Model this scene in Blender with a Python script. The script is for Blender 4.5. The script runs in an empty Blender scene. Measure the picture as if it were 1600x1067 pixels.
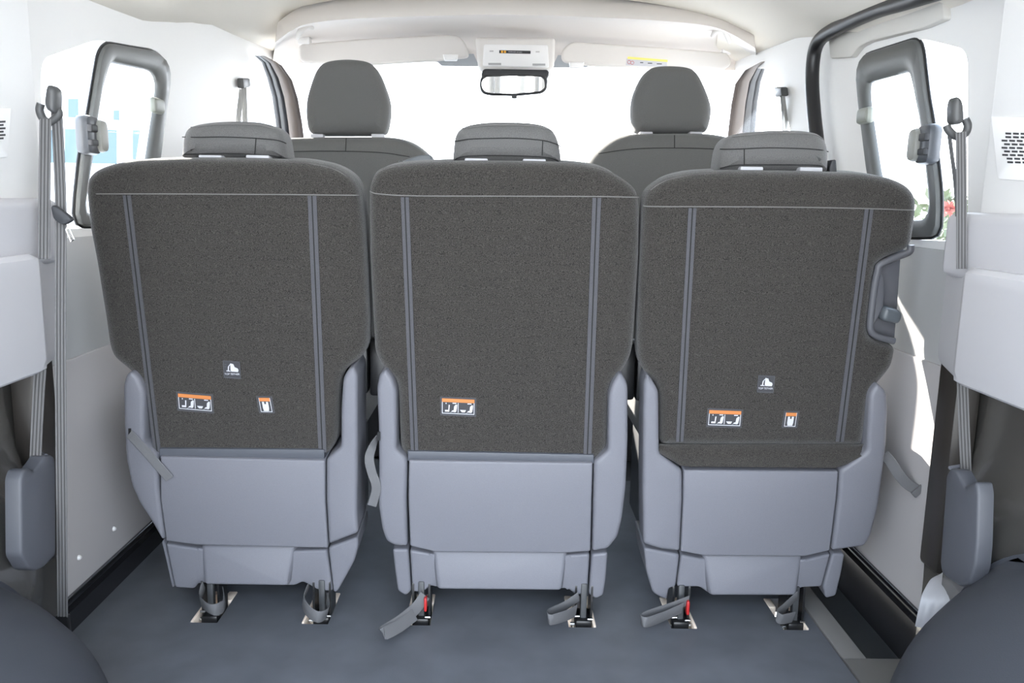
import bpy, bmesh, math, random
from mathutils import Vector, Matrix
from mathutils.geometry import delaunay_2d_cdt

random.seed(7)
C = bpy.context.scene.collection
SC = bpy.context.scene
R = math.radians

# ------------------------------------------------------------------ camera
F, CX, CY = 1291.0, 800.0, 533.5
VPX, VPY, ROLL = 785.0, 312.0, R(1.0)
CAM = Vector((0.0, 0.0, 0.80))
c_y = Vector(((VPX - CX) / F, (CY - VPY) / F, -1)).normalized()
_up = Vector((math.sin(ROLL), math.cos(ROLL), 0))
c_z = (_up - c_y * _up.dot(c_y)).normalized()
c_x = c_y.cross(c_z)
M_cw = Matrix((c_x, c_y, c_z)).transposed()          # world -> camera
M_wc = M_cw.transposed()
cam_data = bpy.data.cameras.new('camera')
cam_data.sensor_width = 36.0
cam_data.lens = F / 1600 * 36
cam_data.clip_start = 0.02
cam_data.clip_end = 300
cam = bpy.data.objects.new('camera', cam_data)
cam.matrix_world = Matrix.Translation(CAM) @ M_wc.to_4x4()
C.objects.link(cam)
SC.camera = cam

# ------------------------------------------------------------------ view, world, sun
SC.view_settings.view_transform = 'Standard'
SC.view_settings.look = 'None'
SC.view_settings.gamma = 1
SC.view_settings.use_curve_mapping = False
SC.view_settings.exposure = 1.3
SC.cycles.use_denoising = True
SC.cycles.max_bounces = 14
SC.cycles.diffuse_bounces = 6
SC.cycles.transparent_max_bounces = 16
SC.cycles.sample_clamp_indirect = 12

world = bpy.data.worlds.new('sky')
SC.world = world
world.use_nodes = True
wn, wl = world.node_tree.nodes, world.node_tree.links
wn.clear()
_tc = wn.new('ShaderNodeTexCoord')
_sp = wn.new('ShaderNodeSeparateXYZ')
_rp = wn.new('ShaderNodeValToRGB')
_bg = wn.new('ShaderNodeBackground')
_ow = wn.new('ShaderNodeOutputWorld')
wl.new(_tc.outputs['Generated'], _sp.inputs[0])
wl.new(_sp.outputs['Z'], _rp.inputs[0])
wl.new(_rp.outputs[0], _bg.inputs[0])
wl.new(_bg.outputs[0], _ow.inputs[0])
_rp.color_ramp.elements[0].position = 0.0
_rp.color_ramp.elements[0].color = (0.92, 0.96, 1.0, 1)
_rp.color_ramp.elements[1].position = 0.7
_rp.color_ramp.elements[1].color = (0.62, 0.78, 1.0, 1)
_bg.inputs['Strength'].default_value = 4.2

sun_data = bpy.data.lights.new('sun', 'SUN')
sun_data.energy = 14
sun_data.angle = R(0.6)
sun_data.color = (1.0, 0.95, 0.86)
sun = bpy.data.objects.new('sun', sun_data)
sun.rotation_euler = Vector((0.491, -0.786, -0.375)).to_track_quat('-Z', 'Y').to_euler()
sun.location = (-8, 2, 6)
C.objects.link(sun)

# ------------------------------------------------------------------ helpers: rays and frames
def ray(px, py):
    return M_wc @ Vector(((px - CX) / F, (CY - py) / F, -1))
def on_y(px, py, Y):
    d = ray(px, py); return CAM + d * ((Y - CAM.y) / d.y)
def on_x(px, py, X):
    d = ray(px, py); return CAM + d * ((X - CAM.x) / d.x)
def on_z(px, py, Z):
    d = ray(px, py); return CAM + d * ((Z - CAM.z) / d.z)

class Frame:
    """a plane with two axes; w runs away from the viewer's side"""
    def __init__(s, O, eu, ev, ew):
        s.O, s.eu, s.ev, s.ew = Vector(O), Vector(eu).normalized(), Vector(ev).normalized(), Vector(ew).normalized()
    def uv(s, px, py, w=0.0):
        d = ray(px, py)
        t = (s.O + s.ew * w - CAM).dot(s.ew) / d.dot(s.ew)
        q = CAM + d * t - s.O
        return Vector((q.dot(s.eu), q.dot(s.ev)))
    def poly(s, pts, w=0.0):
        return [s.uv(p[0], p[1], w) for p in pts]
    def P(s, u, v, w=0.0):
        return s.O + s.eu * u + s.ev * v + s.ew * w
    def px(s, px, py, w=0.0):
        a = s.uv(px, py, w); return s.P(a.x, a.y, w)

def yframe(Y):
    return Frame((0, Y, 0), (1, 0, 0), (0, 0, 1), (0, 1, 0))
def xframe(X):
    return Frame((X, 0, 0), (0, 1, 0), (0, 0, 1), (1 if X > 0 else -1, 0, 0))

# ------------------------------------------------------------------ helpers: meshes
def area(poly):
    return 0.5 * sum(poly[i].x * poly[(i + 1) % len(poly)].y - poly[(i + 1) % len(poly)].x * poly[i].y for i in range(len(poly)))
def dedupe(poly, eps=1e-5):
    out = []
    for p in poly:
        if not out or (p - out[-1]).length > eps: out.append(p)
    if (out[0] - out[-1]).length < eps: out.pop()
    return out
def fillet(poly, r, n=5):
    if r <= 0: return list(poly)
    out, N = [], len(poly)
    for i in range(N):
        a, b, c = poly[i - 1], poly[i], poly[(i + 1) % N]
        l1, l2 = (a - b).length, (c - b).length
        k1, k2 = min(r, l1 * 0.48), min(r, l2 * 0.48)
        p, q = b + (a - b) * (k1 / l1), b + (c - b) * (k2 / l2)
        for j in range(n + 1):
            t = j / n
            out.append(p * (1 - t) ** 2 + b * 2 * t * (1 - t) + q * t * t)
    return dedupe(out)
def inset(poly, d):
    s = 1 if area(poly) > 0 else -1
    N = len(poly)
    nrm, room = [], []
    for i in range(N):
        a, b, c = poly[i - 1], poly[i], poly[(i + 1) % N]
        e1, e2 = (b - a).normalized(), (c - b).normalized()
        n1, n2 = Vector((-e1.y, e1.x)) * s, Vector((-e2.y, e2.x)) * s
        m = n1 + n2
        m = n1 if m.length < 1e-6 else m.normalized()
        nrm.append((m, max(0.55, m.dot(n1))))
    if d > 0:
        for i in range(N):
            b, m = poly[i], nrm[i][0]
            best = 1e9
            for q in range(N):
                if q in (i, (i - 1) % N): continue
                p0, e = poly[q] - b, poly[(q + 1) % N] - poly[q]
                den = m.x * e.y - m.y * e.x
                if abs(den) < 1e-12: continue
                t = (p0.x * e.y - p0.y * e.x) / den
                u = (p0.x * m.y - p0.y * m.x) / den
                if t > 1e-5 and -.02 <= u <= 1.02: best = min(best, t)
            room.append(best * .42)
    out = [poly[i] + nrm[i][0] * (min(d / nrm[i][1], room[i]) if d > 0 else d / nrm[i][1]) for i in range(N)]
    for _ in range(40):                     # collapse edges that have turned over
        bad = False
        for i in range(N):
            j = (i + 1) % N
            o, n = poly[j] - poly[i], out[j] - out[i]
            if o.dot(n) < -1e-12:
                m = (out[i] + out[j]) / 2
                out[i] = m.copy(); out[j] = m.copy(); bad = True
        if not bad: break
    return out
def loft(bm, rings, closed=True, caps=True):
    vs = [[bm.verts.new(p) for p in r] for r in rings]
    n = len(rings[0])
    for a, b in zip(vs, vs[1:]):
        for i in range(n if closed else n - 1):
            j = (i + 1) % n
            bm.faces.new((a[i], a[j], b[j], b[i]))
    if caps and closed:
        cap(bm, vs[0]); cap(bm, vs[-1])
    return vs
def cap(bm, ring):
    """close a ring with clean triangles (constrained Delaunay in its own plane)"""
    pts = [v.co for v in ring]
    c = sum(pts, Vector((0, 0, 0))) / len(pts)
    n = Vector((0, 0, 0))
    for a, b in zip(pts, pts[1:] + pts[:1]): n += (a - c).cross(b - c)
    if n.length < 1e-14: return
    n.normalize()
    x = (pts[0] - c); x = (x - n * x.dot(n))
    if x.length < 1e-9: x = n.orthogonal()
    x.normalize(); y = n.cross(x)
    tri = delaunay_2d_cdt([Vector(((p - c).dot(x), (p - c).dot(y))) for p in pts], [], [list(range(len(pts)))], 1, 1e-7)
    verts = []
    for co, orig in zip(tri[0], tri[3]):
        verts.append(ring[orig[0]] if orig else bm.verts.new(c + x * co.x + y * co.y))
    for f in tri[2]:
        q = [verts[k] for k in f]
        if len(set(q)) == 3:
            try: bm.faces.new(q)
            except ValueError: pass
def plate(fr, pts, prof, r=0.0, w0=0.0, bm=None, uv=False, n=5):
    """outline (photo points on the frame, or uv) lofted through (inset, w) rings"""
    bm = bm or bmesh.new()
    poly = list(pts) if uv else fr.poly(pts, w0)
    poly = fillet([Vector(p) for p in poly], r, n)
    rings = []
    for d, w in prof:
        q = inset(poly, d) if d else poly
        rings.append([fr.P(p.x, p.y, w) for p in q])
    loft(bm, rings)
    return bm
def slab_prof(t, b, w=0.0):
    """round-edged slab of thickness t whose near face is at w"""
    return [(b, w), (b * .3, w + b * .3), (0, w + b), (0, w + t - b), (b * .3, w + t - b * .3), (b, w + t)]
def pillow_prof(t, b, w=0.0, n=5):
    o = []
    for i in range(n + 1):
        a = math.pi / 2 * i / n
        o.append((b * (1 - math.sin(a)), w + b * (1 - math.cos(a))))
    for i in range(n + 1):
        a = math.pi / 2 * i / n
        o.append((b * (1 - math.cos(a)), w + t - b * (1 - math.sin(a))))
    return o
def box(bm, lo, hi, bev=0.0, seg=2, mat=None):
    lo, hi = Vector(lo), Vector(hi)
    v = [bm.verts.new((x, y, z)) for x in (lo.x, hi.x) for y in (lo.y, hi.y) for z in (lo.z, hi.z)]
    fs = [bm.faces.new([v[i] for i in q]) for q in ((0, 1, 3, 2), (4, 6, 7, 5), (0, 4, 5, 1), (2, 3, 7, 6), (0, 2, 6, 4), (1, 5, 7, 3))]
    if bev > 0:
        es = {e for f in fs for e in f.edges}
        bmesh.ops.bevel(bm, geom=list(es), offset=bev, segments=seg, profile=.5, affect='EDGES')
    return bm
def tube(bm, pts, rad, n=10, closed=False):
    pts = [Vector(p) for p in pts]
    rings, N = [], len(pts)
    prev = None
    for i, p in enumerate(pts):
        a = pts[i - 1] if (i > 0 or closed) else p
        b = pts[(i + 1) % N] if (i < N - 1 or closed) else p
        t = (b - a).normalized()
        if prev is None:
            h = Vector((0, 0, 1)) if abs(t.z) < .9 else Vector((1, 0, 0))
            x = t.cross(h).normalized()
        else:
            x = (prev - t * prev.dot(t)).normalized()
        prev = x
        y = t.cross(x)
        rr = rad[i] if isinstance(rad, (list, tuple)) else rad
        rings.append([p + (x * math.cos(2 * math.pi * k / n) + y * math.sin(2 * math.pi * k / n)) * rr for k in range(n)])
    if closed: rings.append(rings[0])
    loft(bm, rings, caps=not closed)
    if closed: bmesh.ops.remove_doubles(bm, verts=bm.verts, dist=1e-6)
    return bm
def smooth_path(pts, n=8):
    pts = [Vector(p) for p in pts]
    if len(pts) < 3: return pts
    out = []
    for i in range(len(pts) - 1):
        p0, p1, p2, p3 = pts[max(i - 1, 0)], pts[i], pts[i + 1], pts[min(i + 2, len(pts) - 1)]
        for k in range(n):
            t = k / n
            out.append(0.5 * (2 * p1 + (p2 - p0) * t + (2 * p0 - 5 * p1 + 4 * p2 - p3) * t * t + (3 * p1 - p0 - 3 * p2 + p3) * t ** 3))
    out.append(pts[-1])
    return out
FLAT = [(-1, 0), (-.9, .5), (.9, .5), (1, 0), (.9, -.5), (-.9, -.5)]
_top = [(-.96, .5), (-.70, .5), (-.58, .1), (-.46, .5), (-.12, .5), (0, .1), (.12, .5), (.46, .5), (.58, .1), (.70, .5), (.96, .5)]
RIBS = [(-1, 0)] + _top + [(1, 0)] + [(a, -b) for a, b in reversed(_top)]
GROOVES = {2, 3, 5, 6, 8, 9, 14, 15, 17, 18, 20, 21}
def ribbon(bm, pts, side, half, thick, prof=FLAT):
    """webbing along pts; side = one vector or one per point"""
    rings, N = [], len(pts)
    for i, p in enumerate(pts):
        p = Vector(p)
        t = (Vector(pts[min(i + 1, N - 1)]) - Vector(pts[max(i - 1, 0)])).normalized()
        s = Vector(side[i] if isinstance(side, list) else side)
        s = (s - t * s.dot(t)).normalized()
        n = s.cross(t)
        rings.append([p + s * (a * half) + n * (b * thick) for a, b in prof])
    k0 = len(bm.faces)
    loft(bm, rings)
    if prof is RIBS:
        bm.faces.ensure_lookup_table()
        for k in range(k0, k0 + (N - 1) * len(prof)):
            if (k - k0) % len(prof) in GROOVES: bm.faces[k].material_index = 1
    return bm
def fill_holes(fr, outer, holes, thick, bm=None):
    """flat panel with holes (all uv), given thickness away from the viewer"""
    bm = bm or bmesh.new()
    loops = [[Vector(p) for p in lp] for lp in [outer] + holes]
    pts, edges = [], []
    for lp in loops:
        k = len(pts); pts += lp
        edges += [(k + i, k + (i + 1) % len(lp)) for i in range(len(lp))]
    tri = delaunay_2d_cdt(pts, edges, [], 0, 1e-7)
    def inside(p, lp):
        r = False
        for a, b in zip(lp, lp[1:] + lp[:1]):
            if (a.y > p.y) != (b.y > p.y) and p.x < (b.x - a.x) * (p.y - a.y) / (b.y - a.y) + a.x: r = not r
        return r
    vs = [bm.verts.new(fr.P(p.x, p.y, 0)) for p in tri[0]]
    fs = []
    for f in tri[2]:
        c = (tri[0][f[0]] + tri[0][f[1]] + tri[0][f[2]]) / 3
        if inside(c, loops[0]) and not any(inside(c, h) for h in loops[1:]):
            fs.append(bm.faces.new([vs[k] for k in f]))
    e = bmesh.ops.extrude_face_region(bm, geom=fs)
    bmesh.ops.translate(bm, vec=fr.ew * thick, verts=[x for x in e['geom'] if isinstance(x, bmesh.types.BMVert)])
    return bm

def origin_of(o):
    v = Vector((0, 0, 0))
    while o is not None:
        v += o.location; o = o.parent
    return v
def mk(name, bm, m, parent=None, ang=38, label=None, kind=None, cat=None, group=None, own_origin=True):
    bmesh.ops.remove_doubles(bm, verts=bm.verts, dist=2e-6)
    bmesh.ops.recalc_face_normals(bm, faces=bm.faces)
    a = R(ang)
    for f in bm.faces: f.smooth = True
    for e in bm.edges:
        if len(e.link_faces) != 2 or e.calc_face_angle(0) > a: e.smooth = False
    if parent is None:
        xs = [v.co for v in bm.verts]
        o0 = Vector(((min(v.x for v in xs) + max(v.x for v in xs)) / 2, (min(v.y for v in xs) + max(v.y for v in xs)) / 2, min(v.z for v in xs)))
        if kind == 'structure': o0 = Vector((0, 0, 0))
    else:
        o0 = origin_of(parent)
    bmesh.ops.translate(bm, vec=-o0, verts=bm.verts)
    me = bpy.data.meshes.new(name)
    bm.to_mesh(me); bm.free()
    me.materials.append(m)
    if m.get('groove'): me.materials.append(bpy.data.materials[m['groove']])
    o = bpy.data.objects.new(name, me)
    if parent is None: o.location = o0
    else: o.parent = parent
    C.objects.link(o)
    tag(o, label, cat, group, kind)
    return o
def tag(o, label=None, cat=None, group=None, kind=None):
    if label: o['label'] = label
    if cat: o['category'] = cat
    if group: o['group'] = group
    if kind: o['kind'] = kind
    return o
def thing(name, label, cat, loc, group=None, kind=None):
    o = bpy.data.objects.new(name, None)
    o.empty_display_size = .05
    o.location = loc
    C.objects.link(o)
    return tag(o, label, cat, group, kind)
def structure(name, bm, m, parent=None, ang=38):
    return mk(name, bm, m, parent, ang, kind='structure')
def text_mesh(name, s, size, fr, cu, cv, w, m, parent, ang=0.0):
    cd = bpy.data.curves.new(name, 'FONT')
    cd.body = s; cd.size = size; cd.align_x = 'CENTER'; cd.align_y = 'CENTER'; cd.extrude = 0.0001
    t = bpy.data.objects.new(name, cd)
    me = bpy.data.meshes.new_from_object(t)
    bpy.data.objects.remove(t); bpy.data.curves.remove(cd)
    o0 = origin_of(parent)
    ca, sa = math.cos(ang), math.sin(ang)
    for v in me.vertices:
        v.co = fr.P(cu + v.co.x * ca - v.co.y * sa, cv + v.co.x * sa + v.co.y * ca, w - v.co.z) - o0
    me.materials.clear(); me.materials.append(m)
    o = bpy.data.objects.new(name, me); o.parent = parent
    C.objects.link(o)
    return o

# ------------------------------------------------------------------ materials
def mat(name, col, rough=.5, metal=0.0, spec=.5, bump=0.0, bscale=400, var=0.0, vscale=300, coat=0.0, sheen=0.0, sheen_rough=.4, stretch=None):
    m = bpy.data.materials.new(name); m.use_nodes = True
    nt = m.node_tree; b = nt.nodes['Principled BSDF']
    b.inputs['Base Color'].default_value = (*col, 1)
    b.inputs['Roughness'].default_value = rough
    b.inputs['Metallic'].default_value = metal
    b.inputs['Specular IOR Level'].default_value = spec
    b.inputs['Coat Weight'].default_value = coat
    b.inputs['Sheen Weight'].default_value = sheen
    b.inputs['Sheen Roughness'].default_value = sheen_rough
    if bump or var:
        tc = nt.nodes.new('ShaderNodeTexCoord')
        src = tc.outputs['Object']
        if stretch:
            mp = nt.nodes.new('ShaderNodeMapping'); mp.inputs['Scale'].default_value = stretch
            nt.links.new(src, mp.inputs[0]); src = mp.outputs[0]
    if bump:
        n = nt.nodes.new('ShaderNodeTexNoise'); n.inputs['Scale'].default_value = bscale; n.inputs['Detail'].default_value = 3
        nt.links.new(src, n.inputs['Vector'])
        bp = nt.nodes.new('ShaderNodeBump'); bp.inputs['Strength'].default_value = bump; bp.inputs['Distance'].default_value = .002
        nt.links.new(n.outputs['Fac'], bp.inputs['Height']); nt.links.new(bp.outputs[0], b.inputs['Normal'])
    if var:
        n2 = nt.nodes.new('ShaderNodeTexNoise'); n2.inputs['Scale'].default_value = vscale; n2.inputs['Detail'].default_value = 2
        nt.links.new(src, n2.inputs['Vector'])
        rp = nt.nodes.new('ShaderNodeValToRGB')
        rp.color_ramp.elements[0].position = .3; rp.color_ramp.elements[1].position = .7
        rp.color_ramp.elements[0].color = (*[c * (1 - var) for c in col], 1)
        rp.color_ramp.elements[1].color = (*[min(1, c * (1 + var)) for c in col], 1)
        nt.links.new(n2.outputs['Fac'], rp.inputs[0]); nt.links.new(rp.outputs[0], b.inputs['Base Color'])
    return m
def glass_mat(name, tint=(1, 1, 1), refl=.04):
    m = bpy.data.materials.new(name); m.use_nodes = True
    nt = m.node_tree; nt.nodes.clear()
    o = nt.nodes.new('ShaderNodeOutputMaterial'); mx = nt.nodes.new('ShaderNodeMixShader')
    t = nt.nodes.new('ShaderNodeBsdfTransparent'); g = nt.nodes.new('ShaderNodeBsdfGlossy')
    t.inputs[0].default_value = (*tint, 1); g.inputs['Roughness'].default_value = .02
    mx.inputs[0].default_value = refl
    nt.links.new(t.outputs[0], mx.inputs[1]); nt.links.new(g.outputs[0], mx.inputs[2]); nt.links.new(mx.outputs[0], o.inputs[0])
    return m

M_carpet = mat('seat_carpet', (.042, .038, .034), .95, spec=.15, bump=.7, bscale=800, var=.85, vscale=800, sheen=.25, sheen_rough=.5)
M_fabric = mat('seat_fabric', (.125, .122, .12), .95, spec=.15, bump=.35, bscale=1200, var=.25, vscale=1000, sheen=.2, sheen_rough=.5)
M_front_fabric = mat('front_seat_fabric', (.14, .14, .137), .92, spec=.15, bump=.25, bscale=1200, var=.12, vscale=900, sheen=.15)
M_strip = mat('binding_tape', (.080, .079, .086), .8, spec=.2, bump=.3, bscale=900, var=.15, vscale=900)
M_stitch = mat('pale_thread', (.15, .145, .14), .8)
M_seam = mat('dark_seam', (.03, .03, .03), .9, spec=.1)
M_shell = mat('grey_shell_plastic', (.165, .166, .188), .48, spec=.4, bump=.10, bscale=900, var=.05, vscale=900)
M_shell_dark = mat('charcoal_plastic', (.035, .036, .04), .5, spec=.4)
M_handle = mat('handle_plastic', (.095, .095, .105), .45, spec=.4)
M_black = mat('black_metal', (.012, .012, .013), .35, spec=.5)
M_steel = mat('bright_steel', (.6, .6, .6), .25, metal=1)
M_cream = mat('cream_primer', (.85, .72, .60), .5)
M_floor = mat('rubber_floor', (.118, .126, .143), .42, spec=.45, bump=.12, bscale=500, var=.12, vscale=14)
M_floor_dark = mat('step_rubber', (.035, .04, .045), .55, bump=.2, bscale=300)
M_edge = mat('floor_edge_trim', (.17, .165, .16), .5, spec=.4)
M_wall = mat('pale_grey_panel', (.50, .50, .50), .55, spec=.3, bump=.08, bscale=600)
M_wall_lower = mat('grey_lower_panel', (.44, .42, .42), .55, spec=.3, bump=.06, bscale=600)
M_trim = mat('white_grey_trim', (.86, .85, .84), .55, spec=.3)
M_quarter = mat('quarter_trim_plastic', (.56, .55, .57), .5, spec=.3, bump=.06, bscale=700)
M_ceiling = mat('cream_headliner', (.82, .78, .71), .9, spec=.1, bump=.1, bscale=700)
M_visor = mat('visor_vinyl', (.70, .67, .64), .7, spec=.2)
M_gloss = mat('black_paint', (.012, .012, .014), .18, spec=.5, coat=.6)
M_body = mat('brown_grey_paint', (.23, .222, .208), .26, metal=.75, spec=.5, coat=.3)
M_web = mat('belt_webbing', (.15, .147, .147), .75, spec=.25, bump=.3, bscale=900)
M_web_groove = mat('belt_groove', (.06, .058, .058), .8)
M_web['groove'] = 'belt_groove'
M_web_dark = mat('strap_webbing', (.14, .14, .145), .8, spec=.25, bump=.3, bscale=900)
M_frame = mat('window_frame_plastic', (.11, .113, .11), .4, spec=.4)
M_seal = mat('black_rubber', (.015, .015, .017), .35, spec=.5)
M_pillar = mat('brown_pillar_trim', (.10, .078, .066), .5)
M_glass = glass_mat('clear_glass')
M_mirror = mat('mirror_glass', (.9, .9, .9), .02, metal=1)
M_white = mat('white_print', (.55, .55, .58), .6)
M_orange = mat('orange_print', (.55, .19, .05), .6)
M_label = mat('label_cloth', (.045, .045, .05), .8)
M_yellow = mat('yellow_print', (.85, .75, .2), .6)
M_red = mat('red_plastic', (.45, .02, .02), .4)
M_wheelarch = mat('wheel_arch_plastic', (.055, .059, .070), .5, spec=.35, bump=.15, bscale=700)
M_dash = mat('dashboard_plastic', (.05, .05, .055), .6)
M_ground = mat('concrete', (.48, .46, .43), .9, var=.1, vscale=2)
M_carwhite = mat('white_car_paint', (.8, .8, .8), .3)
M_carglass = mat('blue_tinted_glass', (.05, .17, .26), .15)
M_tyre = mat('tyre_rubber', (.02, .02, .02), .8)
M_leaf = mat('leaf', (.11, .13, .075), .6, var=.4, vscale=8)
M_flower = mat('red_bloom', (.3, .085, .07), .6)

XW = 0.79        # inner half width of the body
# ------------------------------------------------------------------ floor with anchor wells
holes_px = [(297, 340, 972), (470, 512, 976), (632, 672, 979), (889, 932, 982), (1050, 1091, 985), (1228, 1269, 990)]
HY0, HY1 = 1.458, 1.585
holes = []
for a, b, y in holes_px:
    xa, xb = on_z(a, y, 0), on_z(b, y, 0)
    holes.append((xa.x, xb.x))
seamA, seamB = on_z(1260, 937, 0), on_z(1341, 1064, 0)
XE = on_z(1310, 975, 0).x            # the floor's right edge beside the step well
XS = XE - 0.045                      # seam before the metal edge strip
WELL0 = on_z(1352, 1030, 0).y        # near end of the well
bm = bmesh.new()
def quad_slab(bm, x0, x1, y0, y1, z0=-.03, z1=0.0):
    box(bm, (x0, y0, z0), (x1, y1, z1))
quad_slab(bm, -XW, XS, -.1, HY0)
quad_slab(bm, -XW, XS, HY1, 2.3)
xs = [-XW] + [v for h in holes for v in h] + [XS]
for i in range(0, len(xs), 2):
    quad_slab(bm, xs[i], xs[i + 1], HY0, HY1)
structure('floor', bm, M_floor)
bm = bmesh.new()
box(bm, (XS + .003, WELL0, -.03), (XE, 2.3, .002), .0008)
box(bm, (XS + .003, -.1, -.03), (XW, WELL0, .002), .0008)
structure('trim_1', bm, M_edge)
bm = bmesh.new()
box(bm, (XE, WELL0, -.09), (XW + .06, 2.6, -.055))
structure('floor_step', bm, M_floor_dark)
bm = bmesh.new(); box(bm, (-XW, 2.3, -.03), (XW, 3.6, -.01)); structure('floor_front', bm, M_floor_dark)
bm = bmesh.new(); box(bm, (XS, WELL0, -.03), (XS + .003, 2.3, -.004)); structure('trim_2', bm, M_black)

anchor_where = ['left foot of the left rear seat', 'right foot of the left rear seat', 'left foot of the middle rear seat',
                'right foot of the middle rear seat', 'left foot of the right rear seat', 'right foot of the right rear seat']
for (xa, xb), wh in zip(holes, anchor_where):
    t = thing('floor_anchor', 'dark floor anchor well with cream edges under the ' + wh, 'floor anchor', ((xa + xb) / 2, (HY0 + HY1) / 2, -.05), 'seat anchor wells in the floor')
    bm = bmesh.new(); box(bm, (xa, HY0, -.055), (xb, HY1, -.05)); mk('well_bottom', bm, M_black, t)
    bm = bmesh.new()
    s = -1 if (xa + xb) < 0 else 1
    xo = xa if s < 0 else xb                        # outer side
    box(bm, (min(xo, xo - s * .005), HY0 + .004, -.05), (max(xo, xo - s * .005), HY1 - .004, .0012), .001)
    mk('side_rim', bm, M_cream, t, label='cream side rim')
    for a, b in ((xa, xa + .014), (xb - .018, xb)):
        bm = bmesh.new(); box(bm, (a, HY1 - .040, -.05), (b, HY1 - .002, .0018), .002); mk('slider', bm, M_cream, t, label='cream slider block')
    for k in (.3, .55):
        bm = bmesh.new(); tube(bm, [(xa + .006, HY0 + .117 * k, -.012), (xb - .006, HY0 + .117 * k, -.012)], .004); mk('pin', bm, M_steel, t, label='bright steel pin')

# ------------------------------------------------------------------ ceiling
def edge_z(Y):
    k = [(-.2, 1.13), (1.5, 1.135), (1.92, 1.158), (2.29, 1.235), (2.65, 1.272), (3.2, 1.28)]
    for (a, za), (b, zb) in zip(k, k[1:]):
        if Y <= b: return za + (zb - za) * max(0, (Y - a)) / (b - a)
    return k[-1][1]
def ceil_z(X, Y):
    t = min(1, abs(X) / .80)
    ze = edge_z(Y)
    return ze + (1.385 - ze) * (1 - t ** 3.2)
NX = 33
bm = bmesh.new()
ys = [-.1, .4, .8, 1.2, 1.5, 1.7, 1.9, 2.05, 2.2, 2.35, 2.52]
def ceil_pt(i, Y):
    X = -.86 + 1.72 * i / (NX - 1)
    k = min(1, max(0, (abs(X) - .60) / .14))
    Yq = Y + (.42 * k * k * (3 - 2 * k) if Y > 2.4 else 0)
    return Vector((X, Yq, ceil_z(X, Yq)))
lo = [[ceil_pt(i, Y) for i in range(NX)] for Y in ys]
rings = [r + [p + Vector((0, 0, .05)) for p in reversed(r)] for r in lo]
loft(bm, rings)
structure('ceiling', bm, M_ceiling, ang=50)
# front header above the windscreen
topA = [(430, 66), (455, 48), (482, 37), (540, 30), (650, 25.5), (790, 23), (920, 26.5), (1040, 33), (1110, 41), (1145, 54), (1180, 75)]
botB = [(425, 100), (462, 99), (500, 100), (560, 100), (670, 97), (790, 102), (880, 100), (960, 105), (1060, 109), (1143, 110), (1180, 112)]
A = smooth_path([on_y(x, y, 2.50) for x, y in topA], 5)
B = smooth_path([on_y(x, y, 2.94) for x, y in botB], 5)
midM = [(428, 84), (460, 63), (500, 57), (577, 51), (704, 46), (790, 48), (894, 55), (1020, 63), (1134, 73), (1150, 82), (1182, 96)]
Mm = smooth_path([on_y(x, y, 2.86) for x, y in midM], 5)
bm = bmesh.new()
rows = []
n_ = min(len(A), len(B), len(Mm))
for k in range(9):
    t = k / 8
    rows.append([a * (1 - t) ** 2 + (m * 2 - (a + b) / 2) * 2 * t * (1 - t) + b * t * t for a, m, b in zip(A, Mm, B)])
loft(bm, [r + [p + Vector((0, .03, .06)) for p in reversed(r)] for r in rows])
structure('trim_3', bm, mat('header_trim', (.74, .70, .67), .8, spec=.15), ang=60)
bm = bmesh.new()
box(bm, (-.86, 2.46, 1.40), (.86, 2.98, 1.43)); structure('roof', bm, M_trim)

# ------------------------------------------------------------------ side walls
def wall(side):
    s = -1 if side == 'left' else 1
    fr = xframe(s * XW)
    if s < 0:
        hole = [(64, 92), (150, 62), (244, 77), (262, 98), (264, 125), (240, 300), (234, 354), (66, 358)]
        door = [(372, 150), (396, 108), (404, 100), (440, 96), (520, 200), (520, 262), (360, 262), (366, 200)]
    else:
        hole = [(1512, 78), (1442, 60), (1352, 88), (1340, 108), (1338, 140), (1358, 300), (1372, 372), (1512, 378)]
        door = [(1225, 160), (1205, 116), (1196, 106), (1168, 108), (1060, 205), (1060, 268), (1240, 268), (1236, 210)]
    hole_uv = fillet([fr.uv(*p) for p in hole], .03)
    door_uv = [fr.uv(*p) for p in door]
    zs = min(p.y for p in hole_uv) - .010
    outer = [Vector(p) for p in ((-.1, zs), (-.1, 1.36), (3.4, 1.42), (3.4, zs))]
    bm = fill_holes(fr, outer, [hole_uv, door_uv], .05)
    structure('wall_' + side, bm, M_trim)
    bm = bmesh.new(); box(bm, (min(s * XW, s * (XW + .05)), -.1, .435), (max(s * XW, s * (XW + .05)), 3.4, zs), .002); structure('wall_%s_belt' % side, bm, M_wall)
    # lower lining
    j = fr.uv(115, 555) if s < 0 else fr.uv(1399, 541)
    bm = bmesh.new()
    box(bm, (min(s * (XW - .004), s * (XW + .05)), 1.36, -.1), (max(s * (XW - .004), s * (XW + .05)), 3.4, j.y - .004), .004)
    structure('wall_%s_lower' % side, bm, M_wall_lower)
    bm = bmesh.new()
    box(bm, (min(s * XW, s * (XW + .05)), -.1, -.1), (max(s * XW, s * (XW + .05)), 1.36, .45)); structure('wall_%s_rear' % side, bm, M_body)
    return fr, hole_uv
frL, holeL = wall('left')
frR, holeR = wall('right')
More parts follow.
